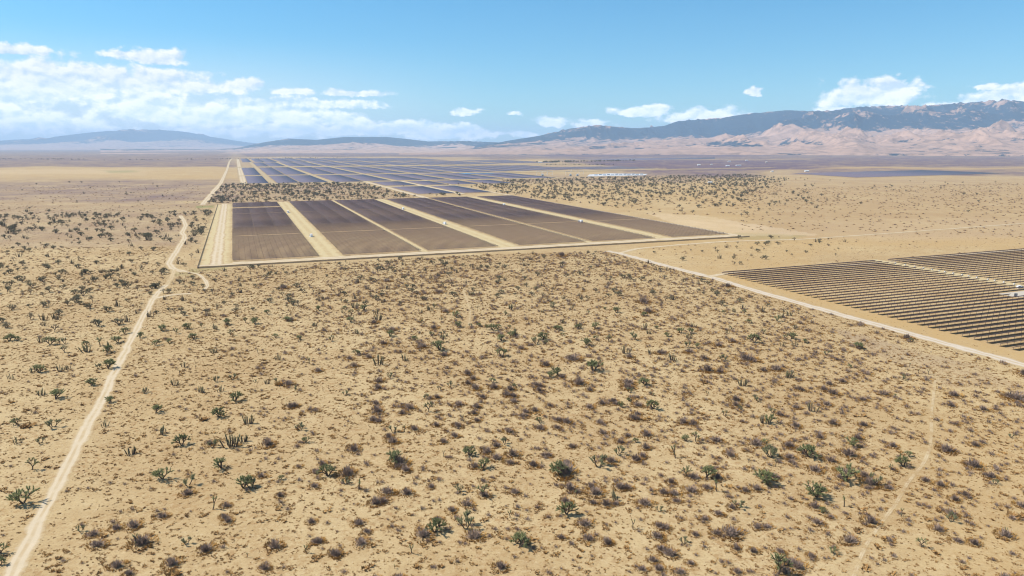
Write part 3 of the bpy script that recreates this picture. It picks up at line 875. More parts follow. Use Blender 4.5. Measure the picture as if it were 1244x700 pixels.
# ------------------------------------------------------------------ Joshua trees
def club(bl, p, d, r, n, L=0.55):
    """a tuft of stiff leaves round a branch end"""
    d = d.normalized(); a = d.orthogonal().normalized(); b = d.cross(a)
    for k in range(n):
        t = random.random(); th = random.uniform(0, 2 * math.pi)
        rad = (a * math.cos(th) + b * math.sin(th))
        base = p + d * (t - 0.55) * L * 1.5
        dirn = (rad * (1.15 - 0.75 * t) + d * (-0.15 + 1.1 * t)).normalized()
        tip = base + dirn * r * random.uniform(0.8, 1.25)
        side = dirn.cross(rad + Vector((0.01, 0.02, 0.03))); 
        if side.length < 1e-4: side = a
        side = side.normalized() * r * 0.20
        bl.face([base - side, base + side, tip])
    # dense heart
    q = [p + d * L * 0.55] + [p + (a * math.cos(t) + b * math.sin(t)) * r * 0.45 for t in (0, 1.57, 3.14, 4.71)] + [p - d * L * 0.6]
    for k in range(4):
        bl.face([q[0], q[1 + k], q[1 + (k + 1) % 4]]); bl.face([q[5], q[1 + (k + 1) % 4], q[1 + k]])

def joshua(form, seed, nl=26):
    random.seed(seed)
    tr, cr = MB(), MB()
    def grow(p, d, r, L, lev, maxlev, spread, up):
        mid = p + d * L * 0.5 + Vector((random.uniform(-1, 1), random.uniform(-1, 1), 0)) * L * 0.08
        e = p + d * L
        tr.tube([p, mid, e], [r, r * 0.92, r * 0.82], 5)
        if lev >= maxlev:
            club(cr, e, d, 0.56, nl); return
        if lev == maxlev - 1 and random.random() < 0.55: club(cr, e - d * 0.15, d, 0.48, nl // 2)
        k = 2 if random.random() < 0.6 else 3
        ph = random.uniform(0, 6.28)
        for i in range(k):
            az_ = ph + i * 6.28 / k + random.uniform(-.5, .5)
            a = d.orthogonal().normalized(); b = d.cross(a)
            nd = (d + (a * math.cos(az_) + b * math.sin(az_)) * spread * random.uniform(0.7, 1.2) + Vector((0, 0, up))).normalized()
            grow(e, nd, r * 0.8, L * random.uniform(0.72, 1.0), lev + 1, maxlev, spread, up)
    if form == 'bushy':
        for i in range(random.choice((2, 3, 3))):
            a = i * 2.1 + random.uniform(0, 1)
            d = Vector((math.cos(a) * 0.55, math.sin(a) * 0.55, 1)).normalized()
            grow(Vector((math.cos(a) * 0.2, math.sin(a) * 0.2, -0.05)), d, 0.26, random.uniform(1.0, 1.35), 0, 3, 0.75, 0.12)
    elif form == 'treelike':
        grow(Vector((0, 0, -0.05)), Vector((random.uniform(-.15, .15), random.uniform(-.15, .15), 1)).normalized(), 0.30, 1.7, 0, 3, 0.8, 0.1)
    elif form == 'cluster':
        for i in range(random.randint(7, 12)):
            a = random.uniform(0, 6.28); rr_ = random.uniform(0.1, 1.7)
            p = Vector((math.cos(a) * rr_, math.sin(a) * rr_, -0.05)); L = random.uniform(1.3, 3.2) * (1.15 - rr_ * 0.2)
            d = Vector((math.cos(a) * 0.35 * rr_ / 1.7 + random.uniform(-.12, .12), math.sin(a) * 0.35 * rr_ / 1.7 + random.uniform(-.12, .12), 1)).normalized()
            tr.tube([p, p + d * L * 0.6, p + d * L], [0.17, 0.15, 0.13], 5)
            for t in (0.62, 0.82, 1.0): club(cr, p + d * L * t, d, 0.38 + 0.05 * t, int(nl * 0.6))
    elif form == 'stalk':
        lean = Vector((random.uniform(-.3, .3), random.uniform(-.3, .3), 1)).normalized()
        grow(Vector((0, 0, -0.05)), lean, 0.2, random.uniform(1.7, 2.6), 0, random.choice((0, 1, 1, 1)), 0.5, 0.3)
        if cr.f: 
            for t in (0.75, 0.9): club(cr, lean * 1.9 * t, lean, 0.34, nl // 2)
    else:  # leggy
        for i in range(random.randint(2, 4)):
            a = i * 1.9 + random.uniform(0, 1)
            d = Vector((math.cos(a) * 0.6, math.sin(a) * 0.6, 1)).normalized()
            grow(Vector((math.cos(a) * 0.5, math.sin(a) * 0.5, -0.05)), d, 0.17, random.uniform(0.9, 1.3), 0, 2, 0.5, 0.35)
    return tr, cr
FORMS = {'bushy': 6, 'treelike': 4, 'cluster': 5, 'stalk': 5, 'leggy': 5}
TREE = {}
for fi, (fm, n) in enumerate(FORMS.items()):
    TREE[fm] = []
    for k in range(n):
        tr, cr = joshua(fm, 100 * fi + k)
        zt = max(q[2] for q in cr.v + tr.v)
        TREE[fm].append((tr.mesh('trunk', [M_BARK]), cr.mesh('crown', [M_LEAFDRY if fm in ('cluster', 'leggy') else M_LEAF]), zt))
LOOK = {'bushy': 'bushy green', 'treelike': 'round-headed green', 'cluster': 'grey many-stemmed', 'stalk': 'slim upright', 'leggy': 'sparse leggy'}

# trees one can point to, measured in enlarged parts of the photo: (x, y of the foot, form, height) in enlarged pixels
def Z(ox, oy, L): return [(ox + x / 3.8875, oy + y / 3.8875, f, h / 3.8875) for x, y, f, h in L]
b_, t_, c_, s_, l_ = 'bushy', 'treelike', 'cluster', 'stalk', 'leggy'
HAND = (Z(0, 400, [(45,55,b_,45),(80,57,b_,32),(195,60,c_,38),(505,110,b_,48),(510,185,b_,60),(460,185,l_,35),(185,205,b_,52),(155,205,c_,35),(285,200,c_,45),(320,190,c_,30),(50,235,c_,35),(435,265,b_,45),(190,310,c_,40),(262,330,b_,60),(80,450,b_,45),(60,465,s_,35),(250,465,l_,55),(85,540,c_,45),(190,540,l_,38),(155,665,t_,75),(735,75,b_,35),(795,65,b_,30),(660,40,b_,38),(915,45,b_,38),(1090,30,t_,40),(1005,110,c_,32),(870,180,c_,35),(825,265,c_,42),(680,300,c_,38),(1100,235,l_,35),(945,300,c_,42),(1040,295,c_,38),(1110,340,b_,60),(735,395,b_,48),(1035,415,b_,62),(1170,450,c_,60),(495,460,c_,42),(760,495,c_,52),(860,550,b_,68),(620,595,c_,52),(1095,557,c_,85),(1005,555,l_,45),(1150,535,c_,45),(1045,655,b_,68)])
  + Z(0, 520, [(110,355,b_,100),(768,240,b_,70),(885,270,l_,65),(1150,280,b_,75),(1190,285,l_,70),(1005,385,s_,80),(5,590,b_,62),(0,650,b_,50),(640,560,s_,70),(880,550,l_,45),(1170,610,s_,32),(380,490,l_,35)])
  + Z(310, 400, [(110,145,c_,38),(255,165,s_,50),(585,165,c_,70),(705,150,c_,48),(870,97,b_,65),(635,35,b_,42),(1165,130,b_,52),(755,50,b_,28),(55,260,c_,32),(105,250,l_,32),(185,290,l_,32),(425,310,l_,28),(870,290,l_,28),(920,270,l_,32),(820,390,t_,62),(655,490,l_,45),(705,485,s_,42),(665,625,b_,72),(1185,545,l_,52),(1015,595,b_,55),(1075,655,b_,60),(345,693,b_,70)])
  + Z(310, 520, [(430,265,l_,38),(490,290,s_,62),(1072,325,t_,70),(850,492,b_,75),(995,470,l_,90),(240,585,s_,48),(740,590,s_,55),(660,665,s_,25),(1237,545,b_,60)])
  + Z(620, 400, [(155,50,b_,48),(360,75,b_,48),(595,50,l_,50),(740,35,b_,28),(1150,65,b_,58),(545,115,c_,52),(390,200,b_,68),(185,227,b_,38),(225,215,b_,48),(765,150,c_,48),(1005,150,l_,38),(830,90,l_,42),(880,85,b_,28),(635,265,b_,48),(565,300,l_,32),(675,375,b_,58),(1095,270,c_,48),(1170,340,l_,38),(1080,380,c_,32),(1200,445,c_,55),(875,530,t_,58),(830,530,b_,38),(510,590,l_,50),(420,650,l_,70),(780,610,s_,75),(232,685,b_,80),(830,695,t_,62),(1230,600,l_,70)])
  + Z(620, 520, [(150,175,c_,25),(925,235,b_,75),(975,300,s_,80),(1205,260,b_,82),(310,330,s_,52),(265,405,b_,78),(500,335,c_,50),(580,480,s_,58),(45,560,b_,78),(705,395,l_,32),(820,545,l_,38),(1080,378,l_,45)])
  + Z(924, 400, [(160,80,c_,38),(455,90,b_,42),(310,120,l_,32),(130,225,c_,48),(245,390,c_,60),(40,440,b_,55),(225,600,b_,78),(440,550,b_,52),(675,650,b_,62),(45,605,l_,60),(700,180,s_,28),(745,210,s_,28),(793,215,s_,32),(710,60,b_,24)])
  + Z(924, 520, [(395,245,b_,98),(265,325,b_,85),(22,258,b_,72),(540,265,l_,60),(395,372,s_,62),(900,440,l_,50),(760,562,t_,58),(340,590,b_,42),(85,690,t_,120),(1155,510,s_,52),(620,200,l_,32)]))
tpts = []
for X, Y, f, h in HAND:
    x, y = at(X, Y)
    dist = y * CP + H * SP
    # metres from the upright size in the picture
    hm = h / F * dist / max(0.55, math.cos(math.atan2(H, math.hypot(x, y)))) * 0.80
    tpts.append((x, y, f, hm))
nhand = len(tpts)

def sample(n, poly_px):
    """points spread evenly over the ground inside a photo polygon"""
    P = np.array([at(*p) for p in poly_px])
    lo, hi = P.min(0), P.max(0)
    area = (hi - lo).prod()
    xs = rng.uniform(lo[0], hi[0], n); ys = rng.uniform(lo[1], hi[1], n)
    ok = inpoly(xs, ys, [tuple(p) for p in P])
    return xs[ok], ys[ok]
def area_of(poly_px):
    P = np.array([at(*p) for p in poly_px]); x, y = P.T
    lo, hi = P.min(0), P.max(0)
    return (hi - lo).prod()
def spread(poly_px, density, clump=0.0, seed=1, cl_size=45.0, road_pad=1.5, fields=True, thr=0.5):
    xs, ys = sample(int(area_of(poly_px) * density), poly_px)
    if clump:
        n = fbm(xs / cl_size, ys / cl_size, 3, seed)
        keep = rng.uniform(0, 1, len(xs)) < np.clip((1 - clump) + clump * sstep(thr - 0.12, thr + 0.12, n) * 2, 0, 1)
        xs, ys = xs[keep], ys[keep]
    ok = road_dist(xs, ys) > road_pad
    if fields: ok &= ~in_fields(xs, ys, 2)
    return xs[ok], ys[ok]
NEAR = [(-60, 760), (-60, 420), (60, 330), (240, 328), (600, 309), (745, 305), (880, 342), (1300, 462), (1320, 760)]
LEFTM = [(-60, 425), (-60, 300), (205, 300), (235, 328), (60, 332)]
cand = []
def add_c(xs, ys, hlo, hhi, forms):
    for x, y in zip(xs, ys): cand.append((x, y, random.choice(forms), random.uniform(hlo, hhi)))
allf = [b_, b_, b_, t_, c_, c_, l_]
add_c(*spread([(160, 400), (205, 345), (280, 326), (600, 309), (745, 306), (860, 340), (1000, 385), (990, 425), (600, 420), (300, 415)], 0.0044, 0.6, 4), 1.9, 4.2, allf)
add_c(*spread([(-60, 425), (-60, 330), (90, 318), (205, 318), (200, 350), (165, 405), (120, 430)], 0.0075, 0.75, 6), 2.2, 4.8, allf)
add_c(*spread([(-60, 330), (-60, 296), (205, 296), (200, 318)], 0.0026, 0.8, 6), 2.6, 4.6, allf)
add_c(*spread([(20, 700), (150, 430), (600, 420), (990, 425), (1230, 470), (1260, 700)], 0.0009, 0.5, 9), 1.2, 2.8, [c_, l_, l_, s_, b_])
# drop the ones that crowd a hand-placed tree
hp = np.array([(p[0], p[1]) for p in tpts])
cand = [q for q in cand if np.min(np.hypot(hp[:, 0] - q[0], hp[:, 1] - q[1])) > 6]
farc = []
def add_f(poly_px, dens, clump, seed, lo=2.6, hi=5.0, cl=60.0, thr=0.5):
    xs, ys = spread(poly_px, dens, clump, seed, cl, thr=thr)
    for x, y in zip(xs, ys): farc.append((x, y, 'bushy', random.uniform(lo, hi)))
add_f([(0, 292), (0, 262), (40, 256), (170, 262), (262, 255), (240, 300), (100, 292)], 0.0046, 0.85, 12, 3.0, 6.0, 40)
add_f([(205, 328), (218, 262), (262, 255), (237, 326)], 0.0030, 0.7, 13, 2.5, 5.0)
add_f([(248, 248), (262, 228), (278, 224), (440, 223), (505, 240), (456, 242), (340, 246.5)], 0.0034, 0.35, 14, 3.0, 7.5)
add_f([(456, 241), (505, 239.5), (560, 238), (560, 235), (470, 238)], 0.003, 0.2, 14, 3.0, 6.5)
add_f([(470, 228.8), (505, 225.5), (610, 224.5), (610, 221.5), (505, 223.5)], 0.0016, 0.2, 15, 3.5, 7.5)
add_f([(570, 228), (600, 220), (700, 216.5), (800, 215), (900, 212), (960, 218), (900, 240), (800, 245), (700, 246), (640, 240)], 0.0030, 0.6, 16, 3.0, 7.0)
add_f([(640, 240), (800, 245), (900, 238), (980, 232), (1000, 255), (900, 264), (800, 258), (720, 250)], 0.0013, 0.9, 17, 3.5, 7.0, 50)
add_f([(900, 240), (960, 216), (1244, 222), (1244, 260), (1000, 262)], 0.00010, 0.5, 18, 3.0, 6.0)
add_f([(780, 294), (900, 289), (1000, 288), (1010, 300), (880, 325), (800, 318)], 0.0022, 0.8, 19, 2.4, 4.6, 30)
add_f([(940, 286), (1050, 292), (1080, 316), (900, 330)], 0.0006, 0.6, 20, 1.8, 3.6)
add_f([(0, 256), (0, 222), (240, 222), (240, 258)], 0.00007, 0.5, 21, 2.5, 5.5)
add_f([(290, 203.6), (400, 202.8), (470, 201.5), (300, 202.6)], 0.0006, 0.2, 22, 5, 9)
cand.sort(key=lambda q: math.hypot(q[0], q[1]))
allc = [q for q in cand]
keep = allc[:300 - nhand]
rest_t = allc[300 - nhand:]
seen = set()
def spot(x, y, z=0.4):
    px, py, _ = proj(np.float64(x), np.float64(y), z)
    return float(px), float(py)
def where(x, y):
    px, py = spot(x, y)
    a, b2 = px / W0 * 100, py / H0 * 100
    for nd in (0, 1, 2):
        k = (f"{a:.{nd}f}", f"{b2:.{nd}f}")
        if k not in seen: break
    seen.add(k)
    return f"{k[0]}% across and {k[1]}% down the photo"
def in_frame(x, y, m=6):
    px, py = spot(x, y)
    return -m < px < W0 + m and py < H0 + 25
zone = lambda x, y: 'left of track' if spot(x, y)[0] < np.interp(spot(x, y)[1], [363, 402, 450, 487, 518, 561, 602, 636, 697], [186, 165, 140, 123, 105, 85, 64, 46, 15]) else 'on the scrub'
ntree = 0
for k, (x, y, f, hm) in enumerate(tpts + keep):
    if not in_frame(x, y): rest_t.append((x, y, f, hm)); continue
    var = TREE[f][random.randrange(len(TREE[f]))]
    sc = hm / var[2]
    r = empty('joshua_tree', (x, y, 0), random.uniform(0, 6.28))
    r.scale = (sc * random.uniform(0.92, 1.12),) * 2 + (sc,)
    tag(r, f"{LOOK[f]} Joshua tree {zone(x, y)}, {where(x, y)}", 'tree', 'Joshua trees on the near scrub')
    link('trunk', var[0], r); link('crown', var[1], r); ntree += 1
# the trees farther off: one stand
lowv = []
for fm in ('bushy', 'cluster', 'treelike', 'bushy'):
    random.seed(len(lowv) + 55)
    tr, cr = joshua(fm, 900 + len(lowv), 5)
    zt = max(q[2] for q in cr.v)
    m = MB(); m.v = list(tr.v) + list(cr.v); m.f = list(tr.f) + [tuple(i + len(tr.v) for i in f) for f in cr.f]; m.m = [0] * len(tr.f) + [1] * len(cr.f)
    tv, tri, mi = m.arrays(); tv = tv / zt
    lowv.append((tv, tri, mi))
allfar = rest_t + farc
P = np.array([(q[0], q[1]) for q in allfar]); S = np.array([q[3] for q in allfar])
tag(link('joshua_woodland', scatter('joshua_woodland', lowv, P, S, [M_BARK, M_FARTREE])), 'scattered dark green Joshua trees far out over the plain', 'trees', kind='stuff')

# ------------------------------------------------------------------ desert shrubs: twiggy dome with a skirt of dry grass
def shrub(seed, nt_=150, ns=170):
    random.seed(seed)
    tw, sk = MB(), MB()
    ex = random.uniform(0.85, 1.25)
    for k in range(nt_):
        a = random.uniform(0, 6.28); el = math.asin(random.uniform(0.12, 1.0) ** 0.7)
        L = random.uniform(0.65, 1.1)
        d = Vector((math.cos(a) * math.cos(el) * ex, math.sin(a) * math.cos(el) / ex, math.sin(el) * 0.95))
        p = Vector((random.gauss(0, .22), random.gauss(0, .22), 0))
        s = Vector((-math.sin(a), math.cos(a), random.uniform(-.5, .5))) * random.uniform(0.022, 0.05)
        m = p + d * L * 0.55
        tw.face([p - s * .5, p + s * .5, m + s, m - s]); tw.face([m - s, m + s, p + d * L + Vector((random.gauss(0, .05), random.gauss(0, .05), 0.03))])
    lop = random.uniform(0, 6.28)
    for k in range(ns):
        a = lop + random.gauss(0, 1.9); rr_ = random.uniform(0.75, 1.45)
        p = Vector((math.cos(a) * rr_ * ex, math.sin(a) * rr_ / ex, -0.02))
        d = Vector((math.cos(a) * 0.7 + random.uniform(-.5, .5), math.sin(a) * 0.7 + random.uniform(-.5, .5), random.uniform(0.5, 1.1))).normalized() * random.uniform(0.22, 0.46)
        s = Vector((-d.y, d.x, 0)).normalized() * random.uniform(0.06, 0.12)
        sk.face([p - s, p + s, p + d])
    return tw, sk
SHR = []; SHRA = []
for k in range(7):
    tw, sk = shrub(300 + k)
    SHR.append((tw.mesh('twigs', [M_TWIG]), sk.mesh('grass_skirt', [M_SKIRT])))
for k in range(6):
    tw, sk = shrub(400 + k, 52, 60)
    for q in (tw,):  # fewer, broader twigs far off
        pass
    m = MB(); m.v = list(tw.v) + list(sk.v); m.f = list(tw.f) + [tuple(i + len(tw.v) for i in f) for f in sk.f]; m.m = [0] * len(tw.f) + [1] * len(sk.f)
    tv, tri, mi = m.arrays()
    SHRA.append((tv, tri, mi))
# density: domes thick on the right half, thinner and smaller on the left
xs, ys = spread(NEAR, 0.046, 0.5, 31, 22.0, 1.0)
xe, ye = spread([(600, 440), (990, 400), (1244, 470), (1290, 740), (600, 740)], 0.016, 0.35, 61, 18.0, 0.8)
xs, ys = np.concatenate([xs, xe]), np.concatenate([ys, ye])
px, py, _ = proj(xs, ys)
right = sstep(120, 520, px)
bare = inpoly(px, py, [(960, 375), (1080, 402), (1244, 448), (1300, 470), (1150, 462), (1060, 430)])
keepm = (rng.uniform(0, 1, len(xs)) < 0.30 + 0.70 * right) & ~(bare & (rng.uniform(0, 1, len(xs)) < 0.75))
xs, ys, right = xs[keepm], ys[keepm], right[keepm]
rad = rng.lognormal(math.log(0.98), 0.38, len(xs)) * (0.72 + 0.30 * right)
hs = []
for zx, zy, w in [(460,555,95),(670,545,130),(630,465,90),(550,475,70),(765,420,70),(440,505,75),(885,312,80),(970,578,95),(555,655,90),(810,645,95)]: hs.append((*at(zx / 3.8875, 520 + zy / 3.8875), w))
for zx, zy, w in [(60,80,85),(90,562,95),(500,545,85),(715,310,80),(465,105,80),(1160,660,85),(710,200,70),(45,665,70)]: hs.append((*at(310 + zx / 3.8875, 520 + zy / 3.8875), w))
hx = np.array([q[0] for q in hs]); hy = np.array([q[1] for q in hs]); hr = np.array([q[2] for q in hs]) / 3.8875 / F * (hy * CP + H * SP) / 2.6
xs = np.concatenate([hx, xs]); ys = np.concatenate([hy, ys]); rad = np.concatenate([hr, rad])
order = np.argsort(np.hypot(xs, ys)); xs, ys, rad = xs[order], ys[order], rad[order]
size = rad / np.hypot(xs, np.hypot(ys, H))
inf = np.array([in_frame(a, b, 2) for a, b in zip(xs, ys)])
big = np.argsort(-(size * inf))[:300]
mask = np.zeros(len(xs), bool); mask[big] = True
for i in big:
    x, y, r_ = xs[i], ys[i], rad[i]
    var = SHR[random.randrange(len(SHR))]
    o = empty('desert_shrub', (x, y, 0), random.uniform(0, 6.28)); o.scale = (r_, r_, r_ * random.uniform(0.9, 1.25))
    lk = 'wide grey-brown' if r_ > 1.25 else ('small brown' if r_ < 0.9 else 'rounded grey-brown')
    tag(o, f"{lk} dry shrub with grass fringe, {where(x, y)}", 'shrub', 'dry shrubs on the near scrub')
    link('twigs', var[0], o); link('grass_skirt', var[1], o)
# the rest of the brush
xl, yl = spread(LEFTM, 0.006, 0.5, 33, 30.0, 1.2)
xm, ym = spread([(250, 248), (278, 224), (440, 223), (505, 240), (456, 242), (340, 246.5)], 0.0045, 0.2, 34)
xr, yr = spread([(570, 230), (620, 218), (900, 212), (960, 222), (900, 262), (800, 262), (640, 240)], 0.0022, 0.6, 35)
xq, yq = spread([(900, 230), (1244, 222), (1300, 290), (1060, 283), (900, 280)], 0.0040, 0.5, 51, 90.0)
xw, yw = spread([(-60, 225), (240, 225), (262, 252), (200, 300), (-60, 300)], 0.0022, 0.5, 52, 70.0)
xk, yk = spread([(760, 300), (1060, 285), (1244, 275), (1244, 300), (1060, 318), (880, 331), (800, 322)], 0.0022, 0.6, 36, road_pad=1)
X_ = np.concatenate([xs[~mask], xl, xm, xr, xk, xq, xw]); Y_ = np.concatenate([ys[~mask], yl, ym, yr, yk, yq, yw])
Rr = np.concatenate([rad[~mask], rng.uniform(.6, 1.3, len(xl)), rng.uniform(.9, 2.0, len(xm)), rng.uniform(.9, 2.0, len(xr)), rng.uniform(.5, 1.0, len(xk)), rng.uniform(.7, 1.5, len(xq)), rng.uniform(.6, 1.3, len(xw))])
far_f = 1 + np.clip((np.hypot(X_, Y_) - 350) / 2500, 0, 0.4)
tag(link('desert_brush', scatter('desert_brush', SHRA, np.stack([X_, Y_], 1), Rr * far_f, [M_TWIG, M_SKIRT])), 'low dry grey-brown brush spread over the desert floor', 'brush', kind='stuff')

# ------------------------------------------------------------------ small dry tufts: ground cover
def tuft(seed, n):
    random.seed(seed); m = MB(); k = random.randint(2, 4)
    cs = [(random.gauss(0, .34), random.gauss(0, .24)) for _ in range(k)]
    for i in range(n):
        cx, cy = random.choice(cs); a = random.uniform(0, 6.28)
        p = Vector((cx + math.cos(a) * 0.16, cy + math.sin(a) * 0.16, -0.02))
        d = Vector((math.cos(a) * random.uniform(.2, .9), math.sin(a) * random.uniform(.2, .9), random.uniform(.3, .9))).normalized() * random.uniform(0.25, 0.55)
        s = Vector((-d.y, d.x, 0)).normalized() * random.uniform(0.11, 0.22)
        m.face([p - s, p + s, p + d])
    return m.arrays()
TF = [tuft(500 + k, 32) for k in range(8)]
xt, yt = spread(NEAR, 0.20, 0.5, 41, 12.0, 0.6)
lx, ly = spread(NEAR, 0.32, 0.6, 42, 5.0, 0.6)
x2, y2 = spread(LEFTM, 0.09, 0.5, 43, 20.0, 0.8)
x3, y3 = spread([(-60, 298), (-60, 250), (262, 250), (238, 326), (200, 300)], 0.022, 0.4, 44, 30.0, 0.8)
x4, y4 = spread([(760, 300), (1060, 285), (1244, 275), (1290, 300), (1060, 318), (880, 331), (800, 322)], 0.030, 0.5, 45, 14.0, 0.5)
sx_, sy_ = spread([(868, 338), (885, 333.5), (1244, 436), (1244, 443)], 0.05, 0.3, 46, 8.0, 0.2, fields=False)
Xt = np.concatenate([xt, lx, x2, x3, x4, sx_]); Yt = np.concatenate([yt, ly, y2, y3, y4, sy_])
St = np.concatenate([rng.lognormal(math.log(.66), .45, len(xt)), rng.uniform(.22, .5, len(lx)), rng.lognormal(math.log(.8), .4, len(x2)), rng.uniform(.5, 1.0, len(x3)), rng.uniform(.35, .8, len(x4)), rng.uniform(.25, .6, len(sx_))])
tag(link('dry_tufts', scatter('dry_tufts', TF, np.stack([Xt, Yt], 1), St, [M_TUFT], zsc=np.full(len(Xt), 0.8))), 'small brown and orange dry tufts covering the sandy ground', 'ground cover', kind='stuff')

# distant tree lines that read as one dark mass
def treeline(pts, n, hlo, hhi, label, wid):
    P = []; S = []
    L = [at(*p) for p in pts]
    for k in range(n):
        t = random.random() * (len(L) - 1); i = min(int(t), len(L) - 2); f = t - i
        P.append((L[i][0] + (L[i + 1][0] - L[i][0]) * f + random.gauss(0, wid), L[i][1] + (L[i + 1][1] - L[i][1]) * f + random.gauss(0, wid))); S.append(random.uniform(hlo, hhi))
    tag(link('tree_line', scatter('tree_line', lowv, np.array(P), np.array(S), [M_BARK, M_FARTREE])), label, 'trees', kind='stuff')
treeline([(655, 197.6), (700, 197.0), (770, 195.4)], 120, 6, 14, 'dark green tree line in front of the far mountains', 22)
treeline([(-20, 193.5), (100, 193.8)], 90, 4, 9, 'dark distant grove at the left edge of the plain', 60)
treeline([(150, 194.3), (285, 193.5), (420, 191.5)], 130, 4, 9, 'dark distant tree line below the far left mountain', 90)
treeline([(660, 200.5), (740, 200.5)], 30, 4, 8, 'sparse row of trees in front of the green tree line', 15)

# ------------------------------------------------------------------ haze
ztop = max(zmax) + 60
b = MB(); b.box((0, 20000, (ztop - 5) / 2), (99000, 57000, ztop + 5))
M_HAZE = bpy.data.materials.new('haze'); M_HAZE.use_nodes = True
nt = M_HAZE.node_tree; nt.nodes.clear(); out = nt.nodes.new('ShaderNodeOutputMaterial')
pv = nt.nodes.new('ShaderNodeVolumePrincipled'); pv.inputs['Density'].default_value = 4.0e-5; pv.inputs['Color'].default_value = (0.52, 0.745, 1.0, 1); pv.inputs['Anisotropy'].default_value = 0.0
nt.links.new(pv.outputs[0], out.inputs['Volume'])
M_HAZE.cycles.volume_sampling = 'DISTANCE'; M_HAZE.cycles.homogeneous_volume = True
tag(link('haze', b.mesh('haze', [M_HAZE])), 'thin blue summer haze over the whole plain', 'haze', kind='stuff')

# ------------------------------------------------------------------ sun, sky, clouds
SUN_AZ, SUN_EL = -82.0, 49.0
sun = bpy.data.lights.new('sun', 'SUN'); sun.energy = 3.85; sun.angle = R(0.53); sun.color = (1.0, 0.955, 0.89)
so = bpy.data.objects.new('sun', sun); COL.objects.link(so)
sd = Vector((math.sin(R(SUN_AZ)) * math.cos(R(SUN_EL)), math.cos(R(SUN_AZ)) * math.cos(R(SUN_EL)), math.sin(R(SUN_EL))))
so.rotation_euler = sd.to_track_quat('Z', 'Y').to_euler(); so.location = (-200, 40, 300)

w = bpy.data.worlds.new('World'); scene.world = w; w.use_nodes = True
nt = w.node_tree; nt.nodes.clear(); T = NT(nt)
out = nt.nodes.new('ShaderNodeOutputWorld'); bg = nt.nodes.new('ShaderNodeBackground')
sky = nt.nodes.new('ShaderNodeTexSky'); sky.sky_type = 'NISHITA'; sky.sun_disc = False
sky.sun_elevation = R(SUN_EL); sky.sun_rotation = R(SUN_AZ); sky.altitude = 800; sky.air_density = 1.0; sky.dust_density = 0.3; sky.ozone_density = 3.0
dirv = T.n('ShaderNodeTexCoord').outputs['Generated']
sx = T.n('ShaderNodeSeparateXYZ'); nt.links.new(dirv, sx.inputs[0])
azn = T.math('MULTIPLY', T.math('ARCTAN2', sx.outputs[0], sx.outputs[1]), 180 / math.pi)
eln = T.math('MULTIPLY', T.math('ARCSINE', sx.outputs[2]), 180 / math.pi)
cv = T.n('ShaderNodeCombineXYZ'); nt.links.new(azn, cv.inputs[0]); nt.links.new(eln, cv.inputs[1]); nt.links.new(T.math('MULTIPLY', eln, -1), cv.inputs[2])
cv = cv.outputs[0]
CL = [(20,62,40,9,5,1), (190,72,48,13,7,1), (148,68,28,6,4,.8), (60,104,130,34,22,1.1), (150,102,130,24,16,1.1), (0,110,90,30,30,.9), (235,106,90,12,8,1), (300,102,36,7,5,.9), (180,136,60,34,12,1.1),
      (250,146,95,26,14,1.1), (330,142,90,24,12,1.0), (400,128,80,9,6,.9), (410,148,55,14,8,.9), (430,114,58,6,4,1.0), (355,112,40,6,4,.8), (40,150,140,22,14,.7), (300,160,160,10,8,.7),
      (505,157,50,14,7,1.35), (470,158,50,9,6,1.2), (562,160,45,10,6,1.1), (565,137,22,7,4,1), (626,139,17,5,3,.8), (672,150,32,9,5,1), (715,153,32,6,5,.9), (780,137,45,9,5,1), (803,133,22,9,5,1), (600,163,40,5,4,.6),
      (865,139,66,11,9,1), (830,146,50,8,7,.9), (918,113,13,6,3.5,1), (1055,120,60,22,13,1.1), (1085,108,36,14,10,1), (1028,124,34,12,10,1), (1030,133,40,5,5,.8), (1195,107,15,4,3,.9), (1218,122,50,12,9,1.05), (1244,112,26,12,9,1.0), (1152,128,34,6,5,.9), (1330,112,60,20,12,1), (-110,90,110,40,30,1), (430,160,70,12,7,1.3), (540,166,60,9,6,1.1), (360,158,80,12,7,1.2), (640,164,40,5,4,.6), (720,148,22,4,3,.7)]
acc = None
dw = T.vmath('MULTIPLY', T.vmath('SUBTRACT', T.noise(cv, 0.9, 5, 0.6, out=1), (0.5, 0.5, 0.5)), (2.2, 0.8, 0.0))
cw = T.vmath('ADD', cv, dw)
s3 = T.n('ShaderNodeSeparateXYZ'); nt.links.new(cw, s3.inputs[0])
c3 = T.n('ShaderNodeCombineXYZ'); nt.links.new(s3.outputs[0], c3.inputs[0]); nt.links.new(s3.outputs[1], c3.inputs[1]); nt.links.new(T.math('MULTIPLY', s3.outputs[1], -1), c3.inputs[2]); cw = c3.outputs[0]
for (X, Y, rx, up, dn, st) in CL:
    a0, e0 = direction(X, Y)
    k = math.degrees(1 / F) * 0.92
    ax, ay, ad = 1 / (rx * k), 1 / (up * k), 1 / (dn * k)
    p = T.vmath('MULTIPLY_ADD', cw, (ax, ay, ad), (-a0 * ax, -e0 * ay, e0 * ad))
    p = T.vmath('MAXIMUM', p, (-99, 0, 0))
    ln = T.n('ShaderNodeVectorMath', operation='LENGTH'); nt.links.new(p, ln.inputs[0])
    m = T.math('MULTIPLY_ADD', ln.outputs[1], -st, st)
    acc = m if acc is None else T.math('MAXIMUM', acc, m)
nvec = T.vmath('MULTIPLY', cv, (1.0, 1.5, 0))
nA1 = T.noise(nvec, 0.62, 9, 0.56)
nB1 = T.noise(T.vmath('ADD', nvec, (-0.22, 0.42, 0)), 0.62, 9, 0.56)
cov = T.math('ADD', acc, T.math('MULTIPLY', T.math('SUBTRACT', nA1, 0.50), 2.1))
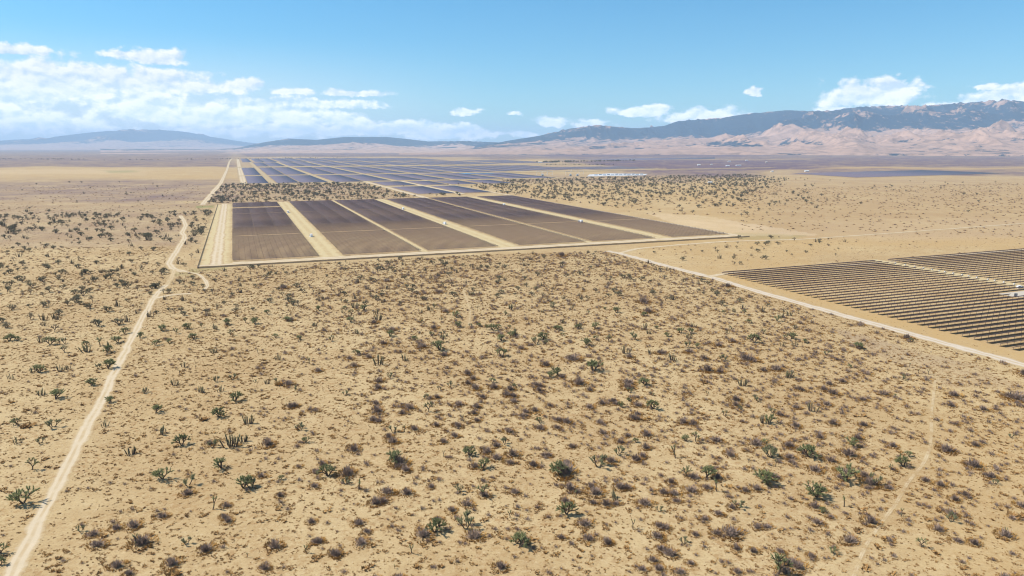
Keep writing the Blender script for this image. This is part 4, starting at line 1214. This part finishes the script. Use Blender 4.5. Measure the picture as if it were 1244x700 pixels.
alpha = T.ramp(cov, -0.04, 0.48)
shade = T.math('ADD', T.math('MULTIPLY', T.math('SUBTRACT', nA1, nB1), 4.6), 0.62, clamp=True)  # sunward and shaded sides of the clouds painted into their colour
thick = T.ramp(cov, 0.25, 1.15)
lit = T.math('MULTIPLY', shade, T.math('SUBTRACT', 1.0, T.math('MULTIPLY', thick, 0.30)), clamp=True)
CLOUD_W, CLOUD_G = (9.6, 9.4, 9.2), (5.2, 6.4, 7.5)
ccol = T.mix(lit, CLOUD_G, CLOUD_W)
tint = T.mix(T.ramp(eln, -1.0, 14.0), (0.66, 0.94, 1.0), (0.46, 1.0, 1.14))
tint = T.mix(T.ramp(eln, 15.0, 42.0), tint, (1.30, 1.24, 1.16))
skyc = T.mix(1.0, sky.outputs[0], tint, 'MULTIPLY')
# thin veil low on the left, over the far mountain
veil = T.math('MULTIPLY', T.math('SUBTRACT', 1.0, T.ramp(azn, -26, 2)), T.math('SUBTRACT', 1.0, T.ramp(eln, 1.0, 8.5)))
skyc = T.mix(T.math('MULTIPLY', veil, 0.75), skyc, (6.8, 7.6, 8.3))
boost = T.math('MULTIPLY_ADD', T.math('SUBTRACT', 1.0, T.ramp(eln, 0.3, 5.5)), 0.60, 1.0)
ccol = T.vmath('SCALE', ccol); nt.links.new(boost, ccol.node.inputs['Scale'])
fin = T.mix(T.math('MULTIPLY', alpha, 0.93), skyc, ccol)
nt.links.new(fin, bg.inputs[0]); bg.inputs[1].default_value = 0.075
nt.links.new(bg.outputs[0], out.inputs['Surface'])

# ------------------------------------------------------------------ camera and render settings
cam = bpy.data.cameras.new('camera'); co = bpy.data.objects.new('camera', cam); COL.objects.link(co)
cam.sensor_width = 36; cam.lens = F / W0 * 36; cam.clip_start = 0.5; cam.clip_end = 120000
co.location = (0, 0, H); co.rotation_euler = (math.pi / 2 - PITCH, 0, 0)
scene.camera = co
scene.render.engine = 'CYCLES'
cy = scene.cycles
cy.max_bounces = 6; cy.diffuse_bounces = 3; cy.glossy_bounces = 2; cy.transmission_bounces = 2; cy.transparent_max_bounces = 8; cy.volume_bounces = 1
cy.use_denoising = True
try: cy.denoiser = 'OPENIMAGEDENOISE'
except Exception: pass
cy.filter_width = 1.15
cy.caustics_reflective = False; cy.caustics_refractive = False
vs = scene.view_settings
vs.view_transform = 'Standard'; vs.look = 'None'; vs.exposure = 0.80; vs.gamma = 1.0; vs.use_curve_mapping = False
scene.render.resolution_x, scene.render.resolution_y = 1024, 576
print('trees', ntree, 'far trees', len(allfar), 'shrubs', len(xs), 'tufts', len(Xt), 'rows', len(lines), 'objects', len(scene.objects), 'ztop', ztop)
